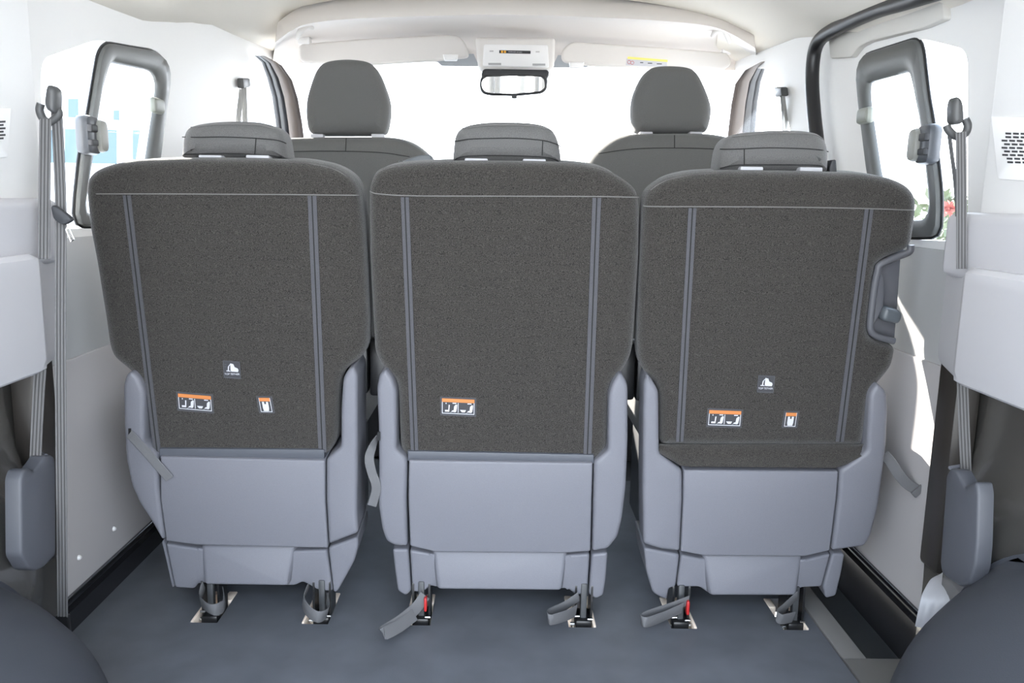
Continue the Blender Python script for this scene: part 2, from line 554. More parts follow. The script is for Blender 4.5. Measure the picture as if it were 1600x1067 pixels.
# long black sills
for s, side, z0 in ((-1, 'left', -.005), (1, 'right', -.056)):
    bm = bmesh.new()
    pr = [(0, z0), (0, .040), (.008, .052), (.012, .060), (.012, .072), (.016, .078), (.03, .078), (.03, z0)]
    x0 = s * (XW - .012)
    y0 = 1.18
    loft(bm, [[Vector((x0 + s * a, Y, z)) for a, z in pr] for Y in (y0, 3.2)])
    tube(bm, [(x0 + s * .006, y0, .058), (x0 + s * .006, 3.2, .058)], .0075, 14)
    structure('baseboard_' + side, bm, M_gloss, ang=30)
# small pale fasteners on the lower lining
def fastener(px, py, s, label):
    p = on_x(px, py, s * (XW - .005))
    bm = bmesh.new()
    tube(bm, [p + Vector((s * .002, 0, 0)), p - Vector((s * .001, 0, 0)), p - Vector((s * .004, 0, 0))], [.005, .005, .003], 12)
    mk('trim_clip', bm, M_trim, None, label=label, cat='clip', group='round trim clips on the lower lining')
fastener(178, 826, -1, 'round pale trim clip on the left lining, nearer the left rear seat')
fastener(123.5, 871, -1, 'round pale trim clip on the left lining, nearer the hanging belt')
fastener(1383, 934, 1, 'round pale trim clip on the right lining, nearer the right rear seat')
fastener(1420, 979, 1, 'round pale trim clip on the right lining, nearer the wheel arch')

# ------------------------------------------------------------------ side windows
def side_window(n, s, fr, hole_uv, outer, inner, latch, clip, seal_pts=None):
    t = thing('window_%d' % n, None, None, (s * XW, 1.6, .75), kind='structure')
    gl = [p for p in hole_uv]
    f2 = xframe(s * (XW + .008))
    mk('pane', plate(f2, inset(gl, -.01), [(0, 0), (0, .004)], uv=True), M_glass, t)
    o = fillet([fr.uv(*p) for p in outer], .022, 6)
    i = fillet([fr.uv(*p) for p in inner], .016, 6)
    # frame: lofted around the opening, outer and inner loops resampled to the same count
    def resample(poly, N=96):
        if area(poly) < 0: poly = poly[::-1]
        L = [0]
        for k in range(len(poly)): L.append(L[-1] + (poly[(k + 1) % len(poly)] - poly[k]).length)
        c = sum(poly, Vector((0, 0))) / len(poly)
        k0 = min(range(len(poly)), key=lambda k: abs(math.atan2(poly[k].y - c.y, poly[k].x - c.x)))
        poly = poly[k0:] + poly[:k0]
        angs = [math.atan2(p.y - c.y, p.x - c.x) for p in poly]
        out = []
        for k in range(N):
            a = 2 * math.pi * k / N
            d = Vector((math.cos(a), math.sin(a)))
            best = None
            for q in range(len(poly)):
                p0, p1 = poly[q] - c, poly[(q + 1) % len(poly)] - c
                e = p1 - p0
                den = d.x * e.y - d.y * e.x
                if abs(den) < 1e-12: continue
                tt = (p0.x * e.y - p0.y * e.x) / den
                uu = (p0.x * d.y - p0.y * d.x) / den
                if tt > 0 and -1e-6 <= uu <= 1 + 1e-6 and (best is None or tt > best): best = tt
            out.append(c + d * best)
        return out
    ro = resample(o); ri = resample(i)
    bm = bmesh.new()
    loops = []
    for tt, w in ((0, .006), (0, -.004), (.06, -.008), (.5, -.010), (.9, -.006), (1, 0), (1, .006)):
        loops.append([fr.P(*(a.lerp(b, tt)), w) for a, b in zip(ro, ri)])
    loops.append(loops[0])
    loft(bm, loops, caps=False); bmesh.ops.remove_doubles(bm, verts=bm.verts, dist=1e-6)
    mk('frame', bm, M_frame, t, 45)
    # rubber lip around the frame
    bm = bmesh.new(); tube(bm, [fr.P(p.x, p.y, .002) for p in inset(ro, -.002)], .0028, 8, closed=True); mk('rubber_lip', bm, M_seal, t)
    # big latch on the rear upright
    (lx, ly) = latch
    c = fr.uv(lx, ly)
    M_latch = mat('latch_plastic', (.07, .075, .085), .35)
    def rect(cu, cv, hu, hv): return [Vector((cu - hu, cv - hv)), Vector((cu + hu, cv - hv)), Vector((cu + hu, cv + hv)), Vector((cu - hu, cv + hv))]
    lt = mk('latch', plate(fr, rect(c.x, c.y, .027, .036), slab_prof(.028, .010, -.030), r=.016, uv=True), M_latch, t)
    mk('latch_wheel', plate(fr, rect(c.x + .020, c.y, .017, .030), slab_prof(.02, .008, -.040), r=.018, uv=True), mat('latch_wheel_plastic', (.25, .25, .23), .4), lt)
    mk('latch_grip', plate(fr, rect(c.x - .012, c.y + .012, .012, .007), slab_prof(.012, .003, -.036), r=.003, uv=True), M_shell_dark, lt)
    mk('latch_grip', plate(fr, rect(c.x - .012, c.y - .014, .012, .006), slab_prof(.012, .003, -.036), r=.003, uv=True), M_shell_dark, lt)
    c = fr.uv(*clip)
    mk('clip', plate(fr, rect(c.x, c.y, .030, .017), slab_prof(.02, .008, -.026), r=.012, uv=True), mat('clip_plastic', (.22, .23, .2), .4), t)
    return t
side_window(1, -1, frL, holeL,
            [(154, 82), (166, 67), (240, 80), (257, 93), (263, 112), (262, 131), (240, 300), (234, 352), (124, 354), (115, 338), (125, 240), (137, 184)],
            [(155, 150), (168, 97), (238, 111), (246, 126), (245, 150), (222, 300), (219, 328), (134, 334), (130, 322), (142, 247), (147, 200)],
            (124, 211), (233, 165))
side_window(2, 1, frR, holeR,
            [(1341, 110), (1350, 86), (1432, 60), (1441, 72), (1450, 150), (1458, 195), (1470, 300), (1470, 356), (1462, 370), (1390, 372), (1359, 272), (1345, 160)],
            [(1356, 129), (1420, 112), (1426, 120), (1440, 187), (1449, 258), (1456, 325), (1446, 343), (1395, 344), (1374, 272), (1358, 165)],
            (1464, 226), (1364, 181))
# front door windows
for n, s, fr, pts in ((3, -1, frL, [(350, 80), (530, 80), (530, 270), (350, 270)]), (4, 1, frR, [(1050, 90), (1250, 90), (1250, 275), (1050, 275)])):
    t = thing('window_%d' % n, None, None, (s * XW, 2.7, .85), kind='structure')
    f2 = xframe(s * (XW + .028))
    mk('pane', plate(f2, pts, [(0, 0), (0, .004)]), M_glass, t)

# front pillars
def pillar(n, s, path):
    t = thing('pillar_front_' + ('left' if s < 0 else 'right'), None, None, (s * XW, 2.9, 1.0), kind='structure')
    def strip(name, dx0, dx1, m, w):
        bm = bmesh.new(); rings = []
        for (x, y, Y, k) in path:
            a, b = on_y(x + s * dx0 * k, y, Y + w), on_y(x + s * dx1 * k, y, Y + w)
            c = (a + b) / 2; h = (b - a) / 2
            rings.append([c + h * math.cos(q * math.pi / 8) + Vector((0, -.012 * math.sin(q * math.pi / 8), 0)) for q in range(9)] + [b + Vector((0, .05, 0)), a + Vector((0, .05, 0))])
        loft(bm, rings); mk(name, bm, m, t)
    strip('trim_cover', -15, 1, M_pillar, 0)
    strip('door_seal', 0, 12, M_seal, .005)
    strip('seal_lip', 11, 19, M_shell_dark, .004)
    strip('door_frame', 17, 22, M_trim, .008)
    return t
pillar(1, -1, [(408, 88, 2.62, .45), (423, 98, 2.68, .7), (436, 122, 2.76, .95), (445, 152, 2.86, 1.0), (451, 190, 2.98, 1.05), (456, 235, 3.1, 1.1), (461, 300, 3.2, 1.1)])
pillar(2, 1, [(1195, 97, 2.62, .45), (1182, 106, 2.68, .7), (1170, 128, 2.76, .95), (1164, 160, 2.86, 1.0), (1160, 198, 2.98, 1.05), (1156, 243, 3.1, 1.1), (1152, 300, 3.2, 1.1)])
bm = bmesh.new()
# windscreen
t = thing('window_5', None, None, (0, 3.2, .9), kind='structure')
bm = bmesh.new()
top = [on_y(x, y, 2.95) for x, y in ((400, 88), (600, 84), (790, 82), (980, 88), (1200, 98))]
bot = [Vector((-.85, 3.3, .84)), Vector((-.45, 3.52, .84)), Vector((0, 3.58, .84)), Vector((.45, 3.52, .84)), Vector((.85, 3.3, .84))]
T, Bo = smooth_path(top, 5), smooth_path(bot, 5)
rows = [[a.lerp(b, k / 5) for a, b in zip(T, Bo)] for k in range(6)]
loft(bm, [r + [p + Vector((0, .004, .003)) for p in reversed(r)] for r in rows])
mk('pane', bm, M_glass, t)
fy = yframe(2.93)
M_frit = mat('shade_band', (.34, .36, .38), .5)
mk('shade_band', plate(fy, [(672, 86), (690, 103), (749, 104), (740, 84)], [(0, 0), (0, .003)]), M_frit, t)
mk('shade_band', plate(fy, [(872, 86), (862, 106), (918, 105), (926, 90)], [(0, 0), (0, .003)]), M_frit, t)
# body closing the front below the windscreen
bm = bmesh.new(); box(bm, (-.86, 3.3, -.1), (.86, 3.6, .84), .02); structure('wall_front', bm, M_dash)
bm = bmesh.new()
pr = [(3.03, .30), (3.02, .70), (3.05, .80), (3.10, .835), (3.25, .835), (3.25, .30)]
loft(bm, [[Vector((X, y + dy, z)) for y, z in pr] for X, dy in ((-.76, .02), (-.5, 0), (0, .02), (.5, 0), (.76, .02))])
mk('dashboard', bm, M_dash, None, label='dark dashboard below the windscreen, mostly hidden by the front seats', cat='dashboard')

# right sliding door aperture seal (black rubber arch)
mid = [(1640, -62), (1520, -30), (1413, 3), (1370, 16), (1324, 36), (1300, 48), (1283, 60), (1274, 76), (1270, 100), (1269, 131), (1271, 165), (1275, 206), (1284, 270), (1300, 380)]
pts = smooth_path([on_x(x, y, .755) for x, y in mid], 6)
bm = bmesh.new()
ribbon(bm, pts, [Vector((0, 0, 1)) if i < 0 else (CAM - p).cross(Vector((1, 0, 0))) for i, p in enumerate(pts)], .01, .02)
bm.free()
bm = bmesh.new(); tube(bm, pts, [.0165] * len(pts), 12)
mk('door_seal', bm, M_seal, None, label='thick black rubber seal arching around the right sliding door opening', cat='seal')
# door header panel between the seal and the window on the right
hp = [(1300, 62), (1424, 8), (1462, 2), (1470, 40), (1445, 52), (1352, 84), (1338, 110), (1338, 150), (1356, 280), (1370, 372), (1310, 372), (1286, 200), (1283, 95)]
fr = xframe(.782)
bm = plate(fr, [(1297, 58), (1424, 8), (1475, -8), (1480, 30), (1447, 44), (1360, 66), (1345, 74), (1333, 90), (1300, 92)], slab_prof(.02, .006, -.006), r=.01)
structure('trim_4', bm, mat('door_header_trim', (.66, .64, .60), .6))

# ------------------------------------------------------------------ rear pillar trims and quarter boxes
for s, side, x_edge, ybot, n in ((-1, 'left', 75, 356, 5), (1, 'right', 1521, 377, 6)):
    X = s * .68
    p = on_x(x_edge, ybot, X)
    Ye, zb = p.y, p.z
    bm = bmesh.new()
    pr = [(.12, .25), (0, .35), (0, Ye - .012), (.004, Ye - .003), (.014, Ye), (.13, Ye + .05), (.13, .25)]
    loft(bm, [[Vector((X + s * a, y, z)) for a, y in pr] for z in (zb, zb + .2, 1.2, 1.36)])
    structure('pillar_rear_' + side, bm, M_trim, ang=30)

def quarter(side, s, X, xe, xs_, ytop, ybot_near, ybot):
    """armrest-height trim box over the wheel house"""
    p1 = on_x(xe, ybot, X); Ye = p1.y
    pf = on_x(xs_, ybot, s * (abs(X) + .07))
    ztop = on_x(xe, ytop, X).z
    zb = p1.z
    bm = bmesh.new()
    plan = [(.14, .30), (0, .30), (0, Ye - .02), (.006, Ye - .004), (.018, Ye + .006), (.07, pf.y - .01), (.14, pf.y)]
    def ring(z, ins):
        return [Vector((X + s * max(a, ins), y - (ins if y > .5 else 0), z)) for a, y in plan]
    zr = [(zb, .014), (zb + .006, .004), (zb + .02, 0), (ztop - .02, 0), (ztop - .006, .004), (ztop, .014)]
    loft(bm, [ring(z, i) for z, i in zr])
    return bm, Ye, ztop, zb
bm, YqL, ztL, zbL = quarter('left', -1, -.63, 85, 114, 395, 600, 580)
structure('trim_7', bm, M_quarter, ang=30)
bm, YqR, ztR, zbR = quarter('right', 1, .63, 1478, 1455, 415, 635, 598)
structure('trim_8', bm, M_quarter, ang=30)
# shelves between the pillar trim and the quarter box
for s, zt, n, Ye in ((-1, ztL, 9, YqL), (1, ztR, 10, YqR)):
    bm = bmesh.new()
    box(bm, (min(s * .655, s * .78), .3, zt - .02), (max(s * .655, s * .78), Ye + .10, zt + .075), .015, 3)
    structure('trim_%d' % n, bm, M_quarter)

# small square covers with a seam on the quarter boxes
def panel_line(fr, pts, m, name, label, cat):
    bm = bmesh.new()
    tube(bm, [fr.px(x, y, -.0005) for x, y in pts], .0009, 6)
    return bm
# speaker / vent grilles on the rear pillars
def grille(side, s, outer, rows, label):
    fr = xframe(s * .68)
    bl = fr.px(outer[0][0], outer[2][1])
    t = thing('vent_grille', label, 'vent', (bl.x, bl.y, bl.z), 'slotted vent grilles on the rear pillars')
    mk('plate', plate(fr, outer, slab_prof(.004, .0015, -.003), r=.006), M_trim, t)
    bm = bmesh.new()
    for (x0, x1, y) in rows:
        plate(fr, [(x0, y - 1.6), (x1, y - 1.2), (x1, y + 1.8), (x0, y + 1.4)], [(0, -.0036), (0, -.002)], bm=bm)
    mk('slots', bm, M_shell_dark, t)
rows = []
for k in range(9):
    y = 208.5 + k * 5.6
    ins = [6, 2, 0, 0, 0, 0, 1, 4, 9][k]
    x = 1569 + ins + (4 if k % 2 else 0)
    while x < 1625:
        rows.append((x, min(x + 8.5, 1630), y + (x - 1570) * .02)); x += 12
grille('right', 1, [(1550, 182), (1640, 184), (1640, 285), (1562, 280)], rows, 'slotted vent grille in a square cover on the right rear pillar')
rows = []
for k in range(6):
    y = 190 + k * 5.2; x = 4.5 - (k % 2) * 3
    while x > -50:
        rows.append((x, x - 8.5, y)); x -= 12
grille('left', -1, [(16, 168), (-60, 168), (-60, 250), (10, 246)], rows, 'slotted vent grille on the left rear pillar at the photo edge')

# bare painted wheel house metal
def metal_patch(s, side):
    bm = bmesh.new()
    NY, NZ = 26, 24
    rings = []
    for i in range(NY):
        Y = .35 + (1.40 - .35) * i / (NY - 1)
        row = []
        for k in range(NZ):
            z = -.02 + .60 * k / (NZ - 1)
            d = 0.0
            g = max(0, 1 - ((Y - .95) / .34) ** 2)
            h = 1 / (1 + math.exp((z - .40) * 40))
            d += .085 * min(1, g * 2.2) * h                       # big upright bulge
            d -= .025 * math.exp(-((z - .12) / .05) ** 2) * math.exp(-((Y - 1.1) / .2) ** 2)
            row.append(Vector((s * (.775 - d), Y, z)))
        rings.append(row)
    loft(bm, [r + [p + Vector((s * .03, 0, 0)) for p in reversed(r)] for r in rings])
    structure('wall_%s_metal' % side, bm, M_body, ang=70)
metal_patch(-1, 'left'); metal_patch(1, 'right')
M_channel = mat('brown_black_paint', (.03, .026, .023), .35)
for s, n in ((-1, 11), (1, 12)):          # dark upright channel in front of the wheel house
    bm = bmesh.new(); box(bm, (min(s * .728, s * .77), 1.275, .20), (max(s * .728, s * .77), 1.335, .56), .008); structure('trim_%d' % n, bm, M_channel)

# dark covers over the wheel arches in the near corners
def arch_cover(side, s, sil, label):
    bm = bmesh.new()
    N = 30
    cx, cy = s * .79, .78
    rings = []
    for i in range(25):
        a = (math.pi / 2) * i / 24
        rr, zz = math.cos(a), math.sin(a) / .95
        if .79 - sil[0] * rr ** .8 > .668: break
        ring = []
        for k in range(N):
            b = math.pi * 2 * k / N
            cb, sb = math.cos(b), math.sin(b)
            e = 2 / 2.6
            x = abs(cb) ** e * (1 if cb > 0 else -1); y = abs(sb) ** e * (1 if sb > 0 else -1)
            ring.append(Vector((s * min(.684, abs(cx + sil[0] * rr ** .8 * x)), cy + sil[1] * rr ** .8 * y, sil[2] * zz ** 1.0)))
        rings.append(ring)
    loft(bm, rings)
    return mk('wheel_arch_cover', bm, M_wheelarch, None, 60, label=label, cat='wheel arch cover', group='dark rounded wheel arch covers')
arch_cover('left', -1, (.325, .42, .335), 'dark rounded wheel arch cover in the near left corner beside the hanging belt')
arch_cover('right', 1, (.295, .42, .385), 'dark rounded wheel arch cover in the near right corner of the floor')

# ------------------------------------------------------------------ rear seats
REC = R(5.0)
SEATF = Frame((0, 1.42, .80), (1, 0, 0), (0, -math.sin(REC), math.cos(REC)), (0, math.cos(REC), math.sin(REC)))
def seat(cfg):
    fr = SEATF
    xc = fr.px(cfg['cx'], 600).x
    t = thing('passenger_seat', cfg['label'], 'seat', (xc, 1.55, 0), 'rear row seats seen from behind')
    # carpeted back with soft edge
    back_prof = pillow_prof(.075, .022, 0, 5)
    bk = mk('backrest', plate(fr, cfg['carpet'], back_prof, r=.016, w0=.015), M_carpet, t, 50)
    # front upholstery shows past the carpet along the top edge
    cu = fr.poly(cfg['carpet'], .08)
    mk('front_pad', plate(fr, cfg['pad'] if 'pad' in cfg else cfg['carpet'], pillow_prof(.10, .035, .077, 5), r=.02, w0=.09), M_fabric, t, 50)
    # piped seam along the top edge and the cross seam
    for pts, rad in cfg['seams']:
        bm = bmesh.new()
        tube(bm, smooth_path([fr.px(x, y, w) for x, y, w in pts], 6), rad, 6); mk('seam', bm, M_stitch, bk)
    # grey binding tapes
    for (x0, y0, x1, y1, wd) in cfg['tapes']:
        bm = bmesh.new()
        a, b = fr.px(x0, y0, -.0012), fr.px(x1, y1, -.0012)
        n = 12
        pts = [a.lerp(b, i / n) for i in range(n + 1)]
        ribbon(bm, pts, Vector((1, 0, 0)), wd / 910 / 2, .003, [(-1, 0), (-.95, .5), (-.25, .5), (-.12, .1), (.12, .1), (.25, .5), (.95, .5), (1, 0), (.95, -.3), (-.95, -.3)])
        tp = mk('binding_tape', bm, M_strip, bk)
        bm = bmesh.new(); ribbon(bm, [p - Vector((0, .0012, 0)) for p in pts], Vector((1, 0, 0)), .0010, .0012); mk('stitch_line', bm, M_seam, tp)
    # hard shell
    WP = pillow_prof(.105 if cfg is not RIGHT else .060, .008, -.014, 4)
    for side in ('wl', 'wr'):
        w = mk('side_wing', plate(fr, cfg[side], WP, r=.007, w0=-.010), M_shell, t, 50)
        if cfg.get(side + '_slot'):
            x, y = cfg[side + '_slot']
            mk('strap_slot', plate(fr, [(x - 2.2, y - 6), (x + 2.2, y - 6), (x + 2.2, y + 7), (x - 2.2, y + 7)], [(0, -.0150), (0, -.012)], w0=-.014), M_black, w)
    mk('back_cover', plate(fr, cfg['cover'], pillow_prof(.10, .004, -.014, 4), r=.003, w0=-.012), M_shell, t, 50)
    # dark ledge tray between carpet and cover
    if cfg.get('ledge'):
        mk('ledge', plate(fr, cfg['ledge'], slab_prof(.05, .002, -.006), r=.002, w0=-.004), mat('ledge_plastic', (.07, .075, .09), .5), t)
    # lower skirt: two foot blocks, wing skirts and the raised centre
    SP = pillow_prof(.12, .005, .006, 4)
    for k in ('skl', 'skr'):
        mk('skirt_end', plate(fr, cfg[k], SP, r=.006, w0=.014), M_shell, t, 50)
    mk('skirt', plate(fr, cfg['skc'], SP, r=.006, w0=.014), M_shell, t, 50)
    tz = cfg['trap']
    bm = bmesh.new()
    q = [fr.uv(x, y, -.008 if i < 2 else -.002) for i, (x, y) in enumerate(tz)]
    tl, tr, br, bl = q
    up, dn = .010, -.012
    def R4(ins, wt, wb):
        c = (tl + tr + br + bl) / 4
        return [fr.P(*(p + (c - p).normalized() * ins), wt if i < 2 else wb) for i, p in enumerate((tl, tr, br, bl))]
    loft(bm, [R4(-.006, .05, .05), R4(0, .012, -.006), R4(.006, .006, -.012)])
    bmesh.ops.recalc_face_normals(bm, faces=bm.faces)
    bmesh.ops.bevel(bm, geom=[e for e in bm.edges], offset=.004, segments=3, profile=.5, affect='EDGES')
    mk('skirt_boss', bm, M_shell, t, 50)
    # headrest
    h = cfg['head']
    fh = Frame((0, 1.475, .80), (1, 0, 0), (0, 0, 1), (0, 1, 0))
    hr = mk('headrest', plate(fh, h['out'], pillow_prof(.10, .03, 0, 6), r=.03, w0=.02), M_fabric, t, 60)
    for pts in h['lines']:
        bm = bmesh.new(); tube(bm, smooth_path([fh.px(x, y, w) for x, y, w in pts], 6), .0009, 6); mk('seam', bm, M_seam, hr)
    for pts in h['stitch']:
        bm = bmesh.new(); tube(bm, smooth_path([fh.px(x, y, w) for x, y, w in pts], 6), .0010, 6); mk('stitching', bm, M_stitch, hr)
    for (x, y) in h['posts']:
        p = fh.px(x, y, .05)
        bm = bmesh.new(); tube(bm, [p + Vector((0, 0, .05)), p - Vector((0, 0, .07))], .006, 12); mk('post', bm, M_steel, hr)
        q = fh.px(x, y, -.005)
        bm = bmesh.new(); box(bm, q + Vector((-.020, 0, -.006)), q + Vector((.020, .03, .004)), .002); mk('post_sleeve', bm, M_white, hr, label='white post sleeve')
    for key, sg in (('wl', -1), ('wr', 1)):
        if (cfg is LEFT and sg < 0) or (cfg is RIGHT and sg > 0): continue
        p = fr.px(*cfg[key][0], .10)
        x0, x1 = sorted((p.x - sg * .022, p.x + sg * cfg.get('gap', {}).get(key, .018)))
        bm = bmesh.new(); box(bm, (x0, p.y - .02, p.z - .05), (x1, p.y + .06, p.z + .06), .006); mk('recliner', bm, M_black, t)
    # cushion and frame, ahead of the back
    bm = bmesh.new(); box(bm, (xc - .205, 1.60, .30), (xc + .205, 2.02, .43), .035, 4); mk('cushion', bm, M_fabric, t)
    bm = bmesh.new(); box(bm, (xc - .175, 1.60, .06), (xc + .175, 1.93, .31), .02, 2); mk('seat_frame', bm, M_shell_dark, t)
    return t, fr, bk

def warn_label(t, fr, bk, cx, cy, tilt=0.0, name='warning_label'):
    """orange-headed seat folding label with two pictograms"""
    k = 1 / 925.0
    c = fr.uv(cx, cy, -.0005)
    lab = mk(name, plate(fr, [c + Vector((x * k, (y + x * tilt) * k)) for x, y in ((-30, -16), (30, -16), (30, 17), (-30, 17))], [(0, -.0016), (0, .001)], uv=True), M_label, bk)
    def poly(nm, m, polys, w=-.0019):
        bm = bmesh.new()
        for pl in polys:
            plate(fr, [c + Vector((x * k, (y + x * tilt) * k)) for x, y in pl], [(0, w), (0, -.0016)], uv=True, bm=bm)
        mk(nm, bm, m, lab)
    rect = lambda x0, y0, x1, y1: [(x0, y0), (x1, y0), (x1, y1), (x0, y1)]
    poly('header_band', M_orange, [rect(-27, 8, 27, 14)])
    poly('border', M_white, [rect(-27, -12.5, 27, -11.4), rect(-27, -12.5, -26, 8), rect(26, -12.5, 27, 8), rect(-.6, -10, .4, 7)])
    poly('stitched_edge', M_strip, [rect(-30, -16, 30, -14.6), rect(-30, 15.4, 30, 17), rect(-30, -16, -28.8, 17), rect(28.8, -16, 30, 17)])
    seatp = [(-22, -9), (-15, -9), (-14, 3), (-16, 3), (-16.5, -6), (-22, -6)]
    man = [(-14, -10), (-12, -10), (-10, -6.5), (-7.5, -6), (-7, -1), (-6.5, 1.5), (-3.5, 4.2), (-1.6, 3.4), (-2.2, -2), (-3.2, -8), (-5, -9.5), (-7, -9.2), (-9, -8.8)]
    hat = rect(-9.5, 5.4, -3, 7)
    flat = [(3, -6), (12, -6), (12, -4), (13, -9), (6, -9)]
    poly('pictogram', M_white, [seatp, man, hat, [(3, -5), (13, -5), (11, -9), (6, -9)], [(x + 26.5 if x > -99 else x, y) for x, y in man], [(x + 25, y) for x, y in hat], rect(-21, 4.5, -19.5, 6.5)])
    return lab
def tether_label(t, fr, bk, cx, cy, tilt=0.0):
    k = 1 / 930.0
    c = fr.uv(cx, cy, -.0005)
    P = lambda pl: [c + Vector((x * k, (y + x * tilt) * k)) for x, y in pl]
    rect = lambda x0, y0, x1, y1: [(x0, y0), (x1, y0), (x1, y1), (x0, y1)]
    lab = mk('tether_label', plate(fr, P(rect(-14, -15, 14, 15)), [(0, -.0016), (0, .001)], uv=True), M_label, bk)
    bm = bmesh.new()
    for pl in ([(-9, -3), (-2, -3), (-2, -2), (-5, -1.5), (-4, 6), (-1.5, 9), (-3, 9), (-6, 5), (-6.5, -1.5), (-9, -1.8)],
               [(-1, -3), (10, -3), (11, 0), (10, 3), (5, 5), (3, 10), (-2, 11), (-2, 0)]):
        plate(fr, P(pl), [(0, -.0019), (0, -.0016)], uv=True, bm=bm)
    mk('pictogram', bm, M_white, lab)
    text_mesh('lettering', 'TOP TETHER', .0046, fr, c.x, c.y - 7.5 * k, -.0019, M_white, lab)
    bm = bmesh.new()
    for pl in (rect(-14, 13.8, 14, 15), rect(-14, -15, 14, -13.2), rect(-14, -15, -12.8, 15), rect(12.8, -15, 14, 15), rect(-12, 8, -8, 9), rect(-12, 4, -9, 5), rect(11, 6, 13, 7), rect(-12, -5, 12, -4.2)):
        plate(fr, P(pl), [(0, -.0019), (0, -.0016)], uv=True, bm=bm)
    mk('stitched_edge', bm, M_strip, lab)
    return lab
def small_label(t, fr, bk, cx, cy, tilt=0.0):
    k = 1 / 925.0
    c = fr.uv(cx, cy, -.0005)
    P = lambda pl: [c + Vector(((x - y * tilt) * k, y * k)) for x, y in pl]
    rect = lambda x0, y0, x1, y1: [(x0, y0), (x1, y0), (x1, y1), (x0, y1)]
    lab = mk('caution_label', plate(fr, P(rect(-13, -15, 13, 15)), [(0, -.0016), (0, .001)], uv=True), M_label, bk)
    def add(nm, m, pls):
        bm = bmesh.new()
        for pl in pls: plate(fr, P(pl), [(0, -.0019), (0, -.0016)], uv=True, bm=bm)
        mk(nm, bm, m, lab)
    add('header_band', M_orange, [rect(-9, 6, 9, 12)])
    add('border', M_white, [rect(-9.5, -12, -8.6, 12), rect(8.6, -12, 9.5, 12), rect(-9.5, -12.6, 9.5, -11.7)])
    add('pictogram', M_white, [[(-5, 5), (-1.5, 5), (-1.5, 1), (1.5, 1), (1.5, 5), (5, 5), (5, -6), (4, -11), (-4, -11), (-5, -6)]])
    add('stitched_edge', M_strip, [rect(-13, 14, 13, 15), rect(-13, -15, 13, -13.6), rect(-13, -15, -11.8, 15), rect(11.8, -15, 13, 15)])
    return lab

def leg(t, hole, cfg):
    """foot of a rear seat: flat bar, two side cheeks, latch block and a webbing release loop"""
    xa, xb = hole
    xm = (xa + xb) / 2 + cfg.get('dx', 0)
    bm = bmesh.new()
    box(bm, (xm - .006, 1.487, -.035), (xm + .006, 1.501, .074), .0025)
    lg = mk('leg', bm, mat('leg_bar_plastic', (.055, .057, .06), .45), t)
    for sx in (-1, 1):
        bm = bmesh.new()
        pl = [Vector((1.49, .074)), Vector((1.53, .074)), Vector((1.535, .02)), Vector((1.53, -.03)), Vector((1.492, -.03)), Vector((1.487, .03))]
        f = Frame((xm + sx * .0155 - .002, 0, 0), (0, 1, 0), (0, 0, 1), (1, 0, 0))
        plate(f, pl, [(0, 0), (0, .004)], r=.008, uv=True, bm=bm)
        mk('cheek', bm, M_black, lg)
    bm = bmesh.new(); box(bm, (xm - .016, 1.475, -.034), (xm + .016, 1.53, .004), .005); mk('latch', bm, M_black, lg)
    bm = bmesh.new(); tube(bm, [(xm - .018, 1.482, .010), (xm - .008, 1.482, .010)], .0025); mk('pin', bm, M_steel, lg, label='bright steel pin')
    bm = bmesh.new(); tube(bm, [(xm + .008, 1.482, .004), (xm + .018, 1.482, .004)], .0025); mk('pin', bm, M_steel, lg, label='bright steel pin')
    pts = smooth_path([on_y(x, y, Y) for x, y, Y in cfg['loop']], 6)
    sd = cfg.get('side', (0, 0, 1))
    bm = bmesh.new(); ribbon(bm, pts, Vector(sd), cfg.get('half', .009), .0016)
    mk('release_strap', bm, M_web_dark, t)
    if cfg.get('red'):
        bm = bmesh.new(); box(bm, (xm + .007, 1.468, .022), (xm + .0125, 1.482, .05), .002); mk('indicator', bm, M_red, lg, label='small red indicator')

def pull_strap(t, pts, half, sides):
    p = smooth_path([Vector(q) for q in pts], 6)
    n = len(p)
    S = []
    for i in range(n):
        f = i / (n - 1) * (len(sides) - 1); a = int(min(f, len(sides) - 2)); S.append(Vector(sides[a]).lerp(Vector(sides[a + 1]), f - a))
    bm = bmesh.new(); ribbon(bm, p, S, half, .0016)
    mk('pull_strap', bm, M_web_dark, t)

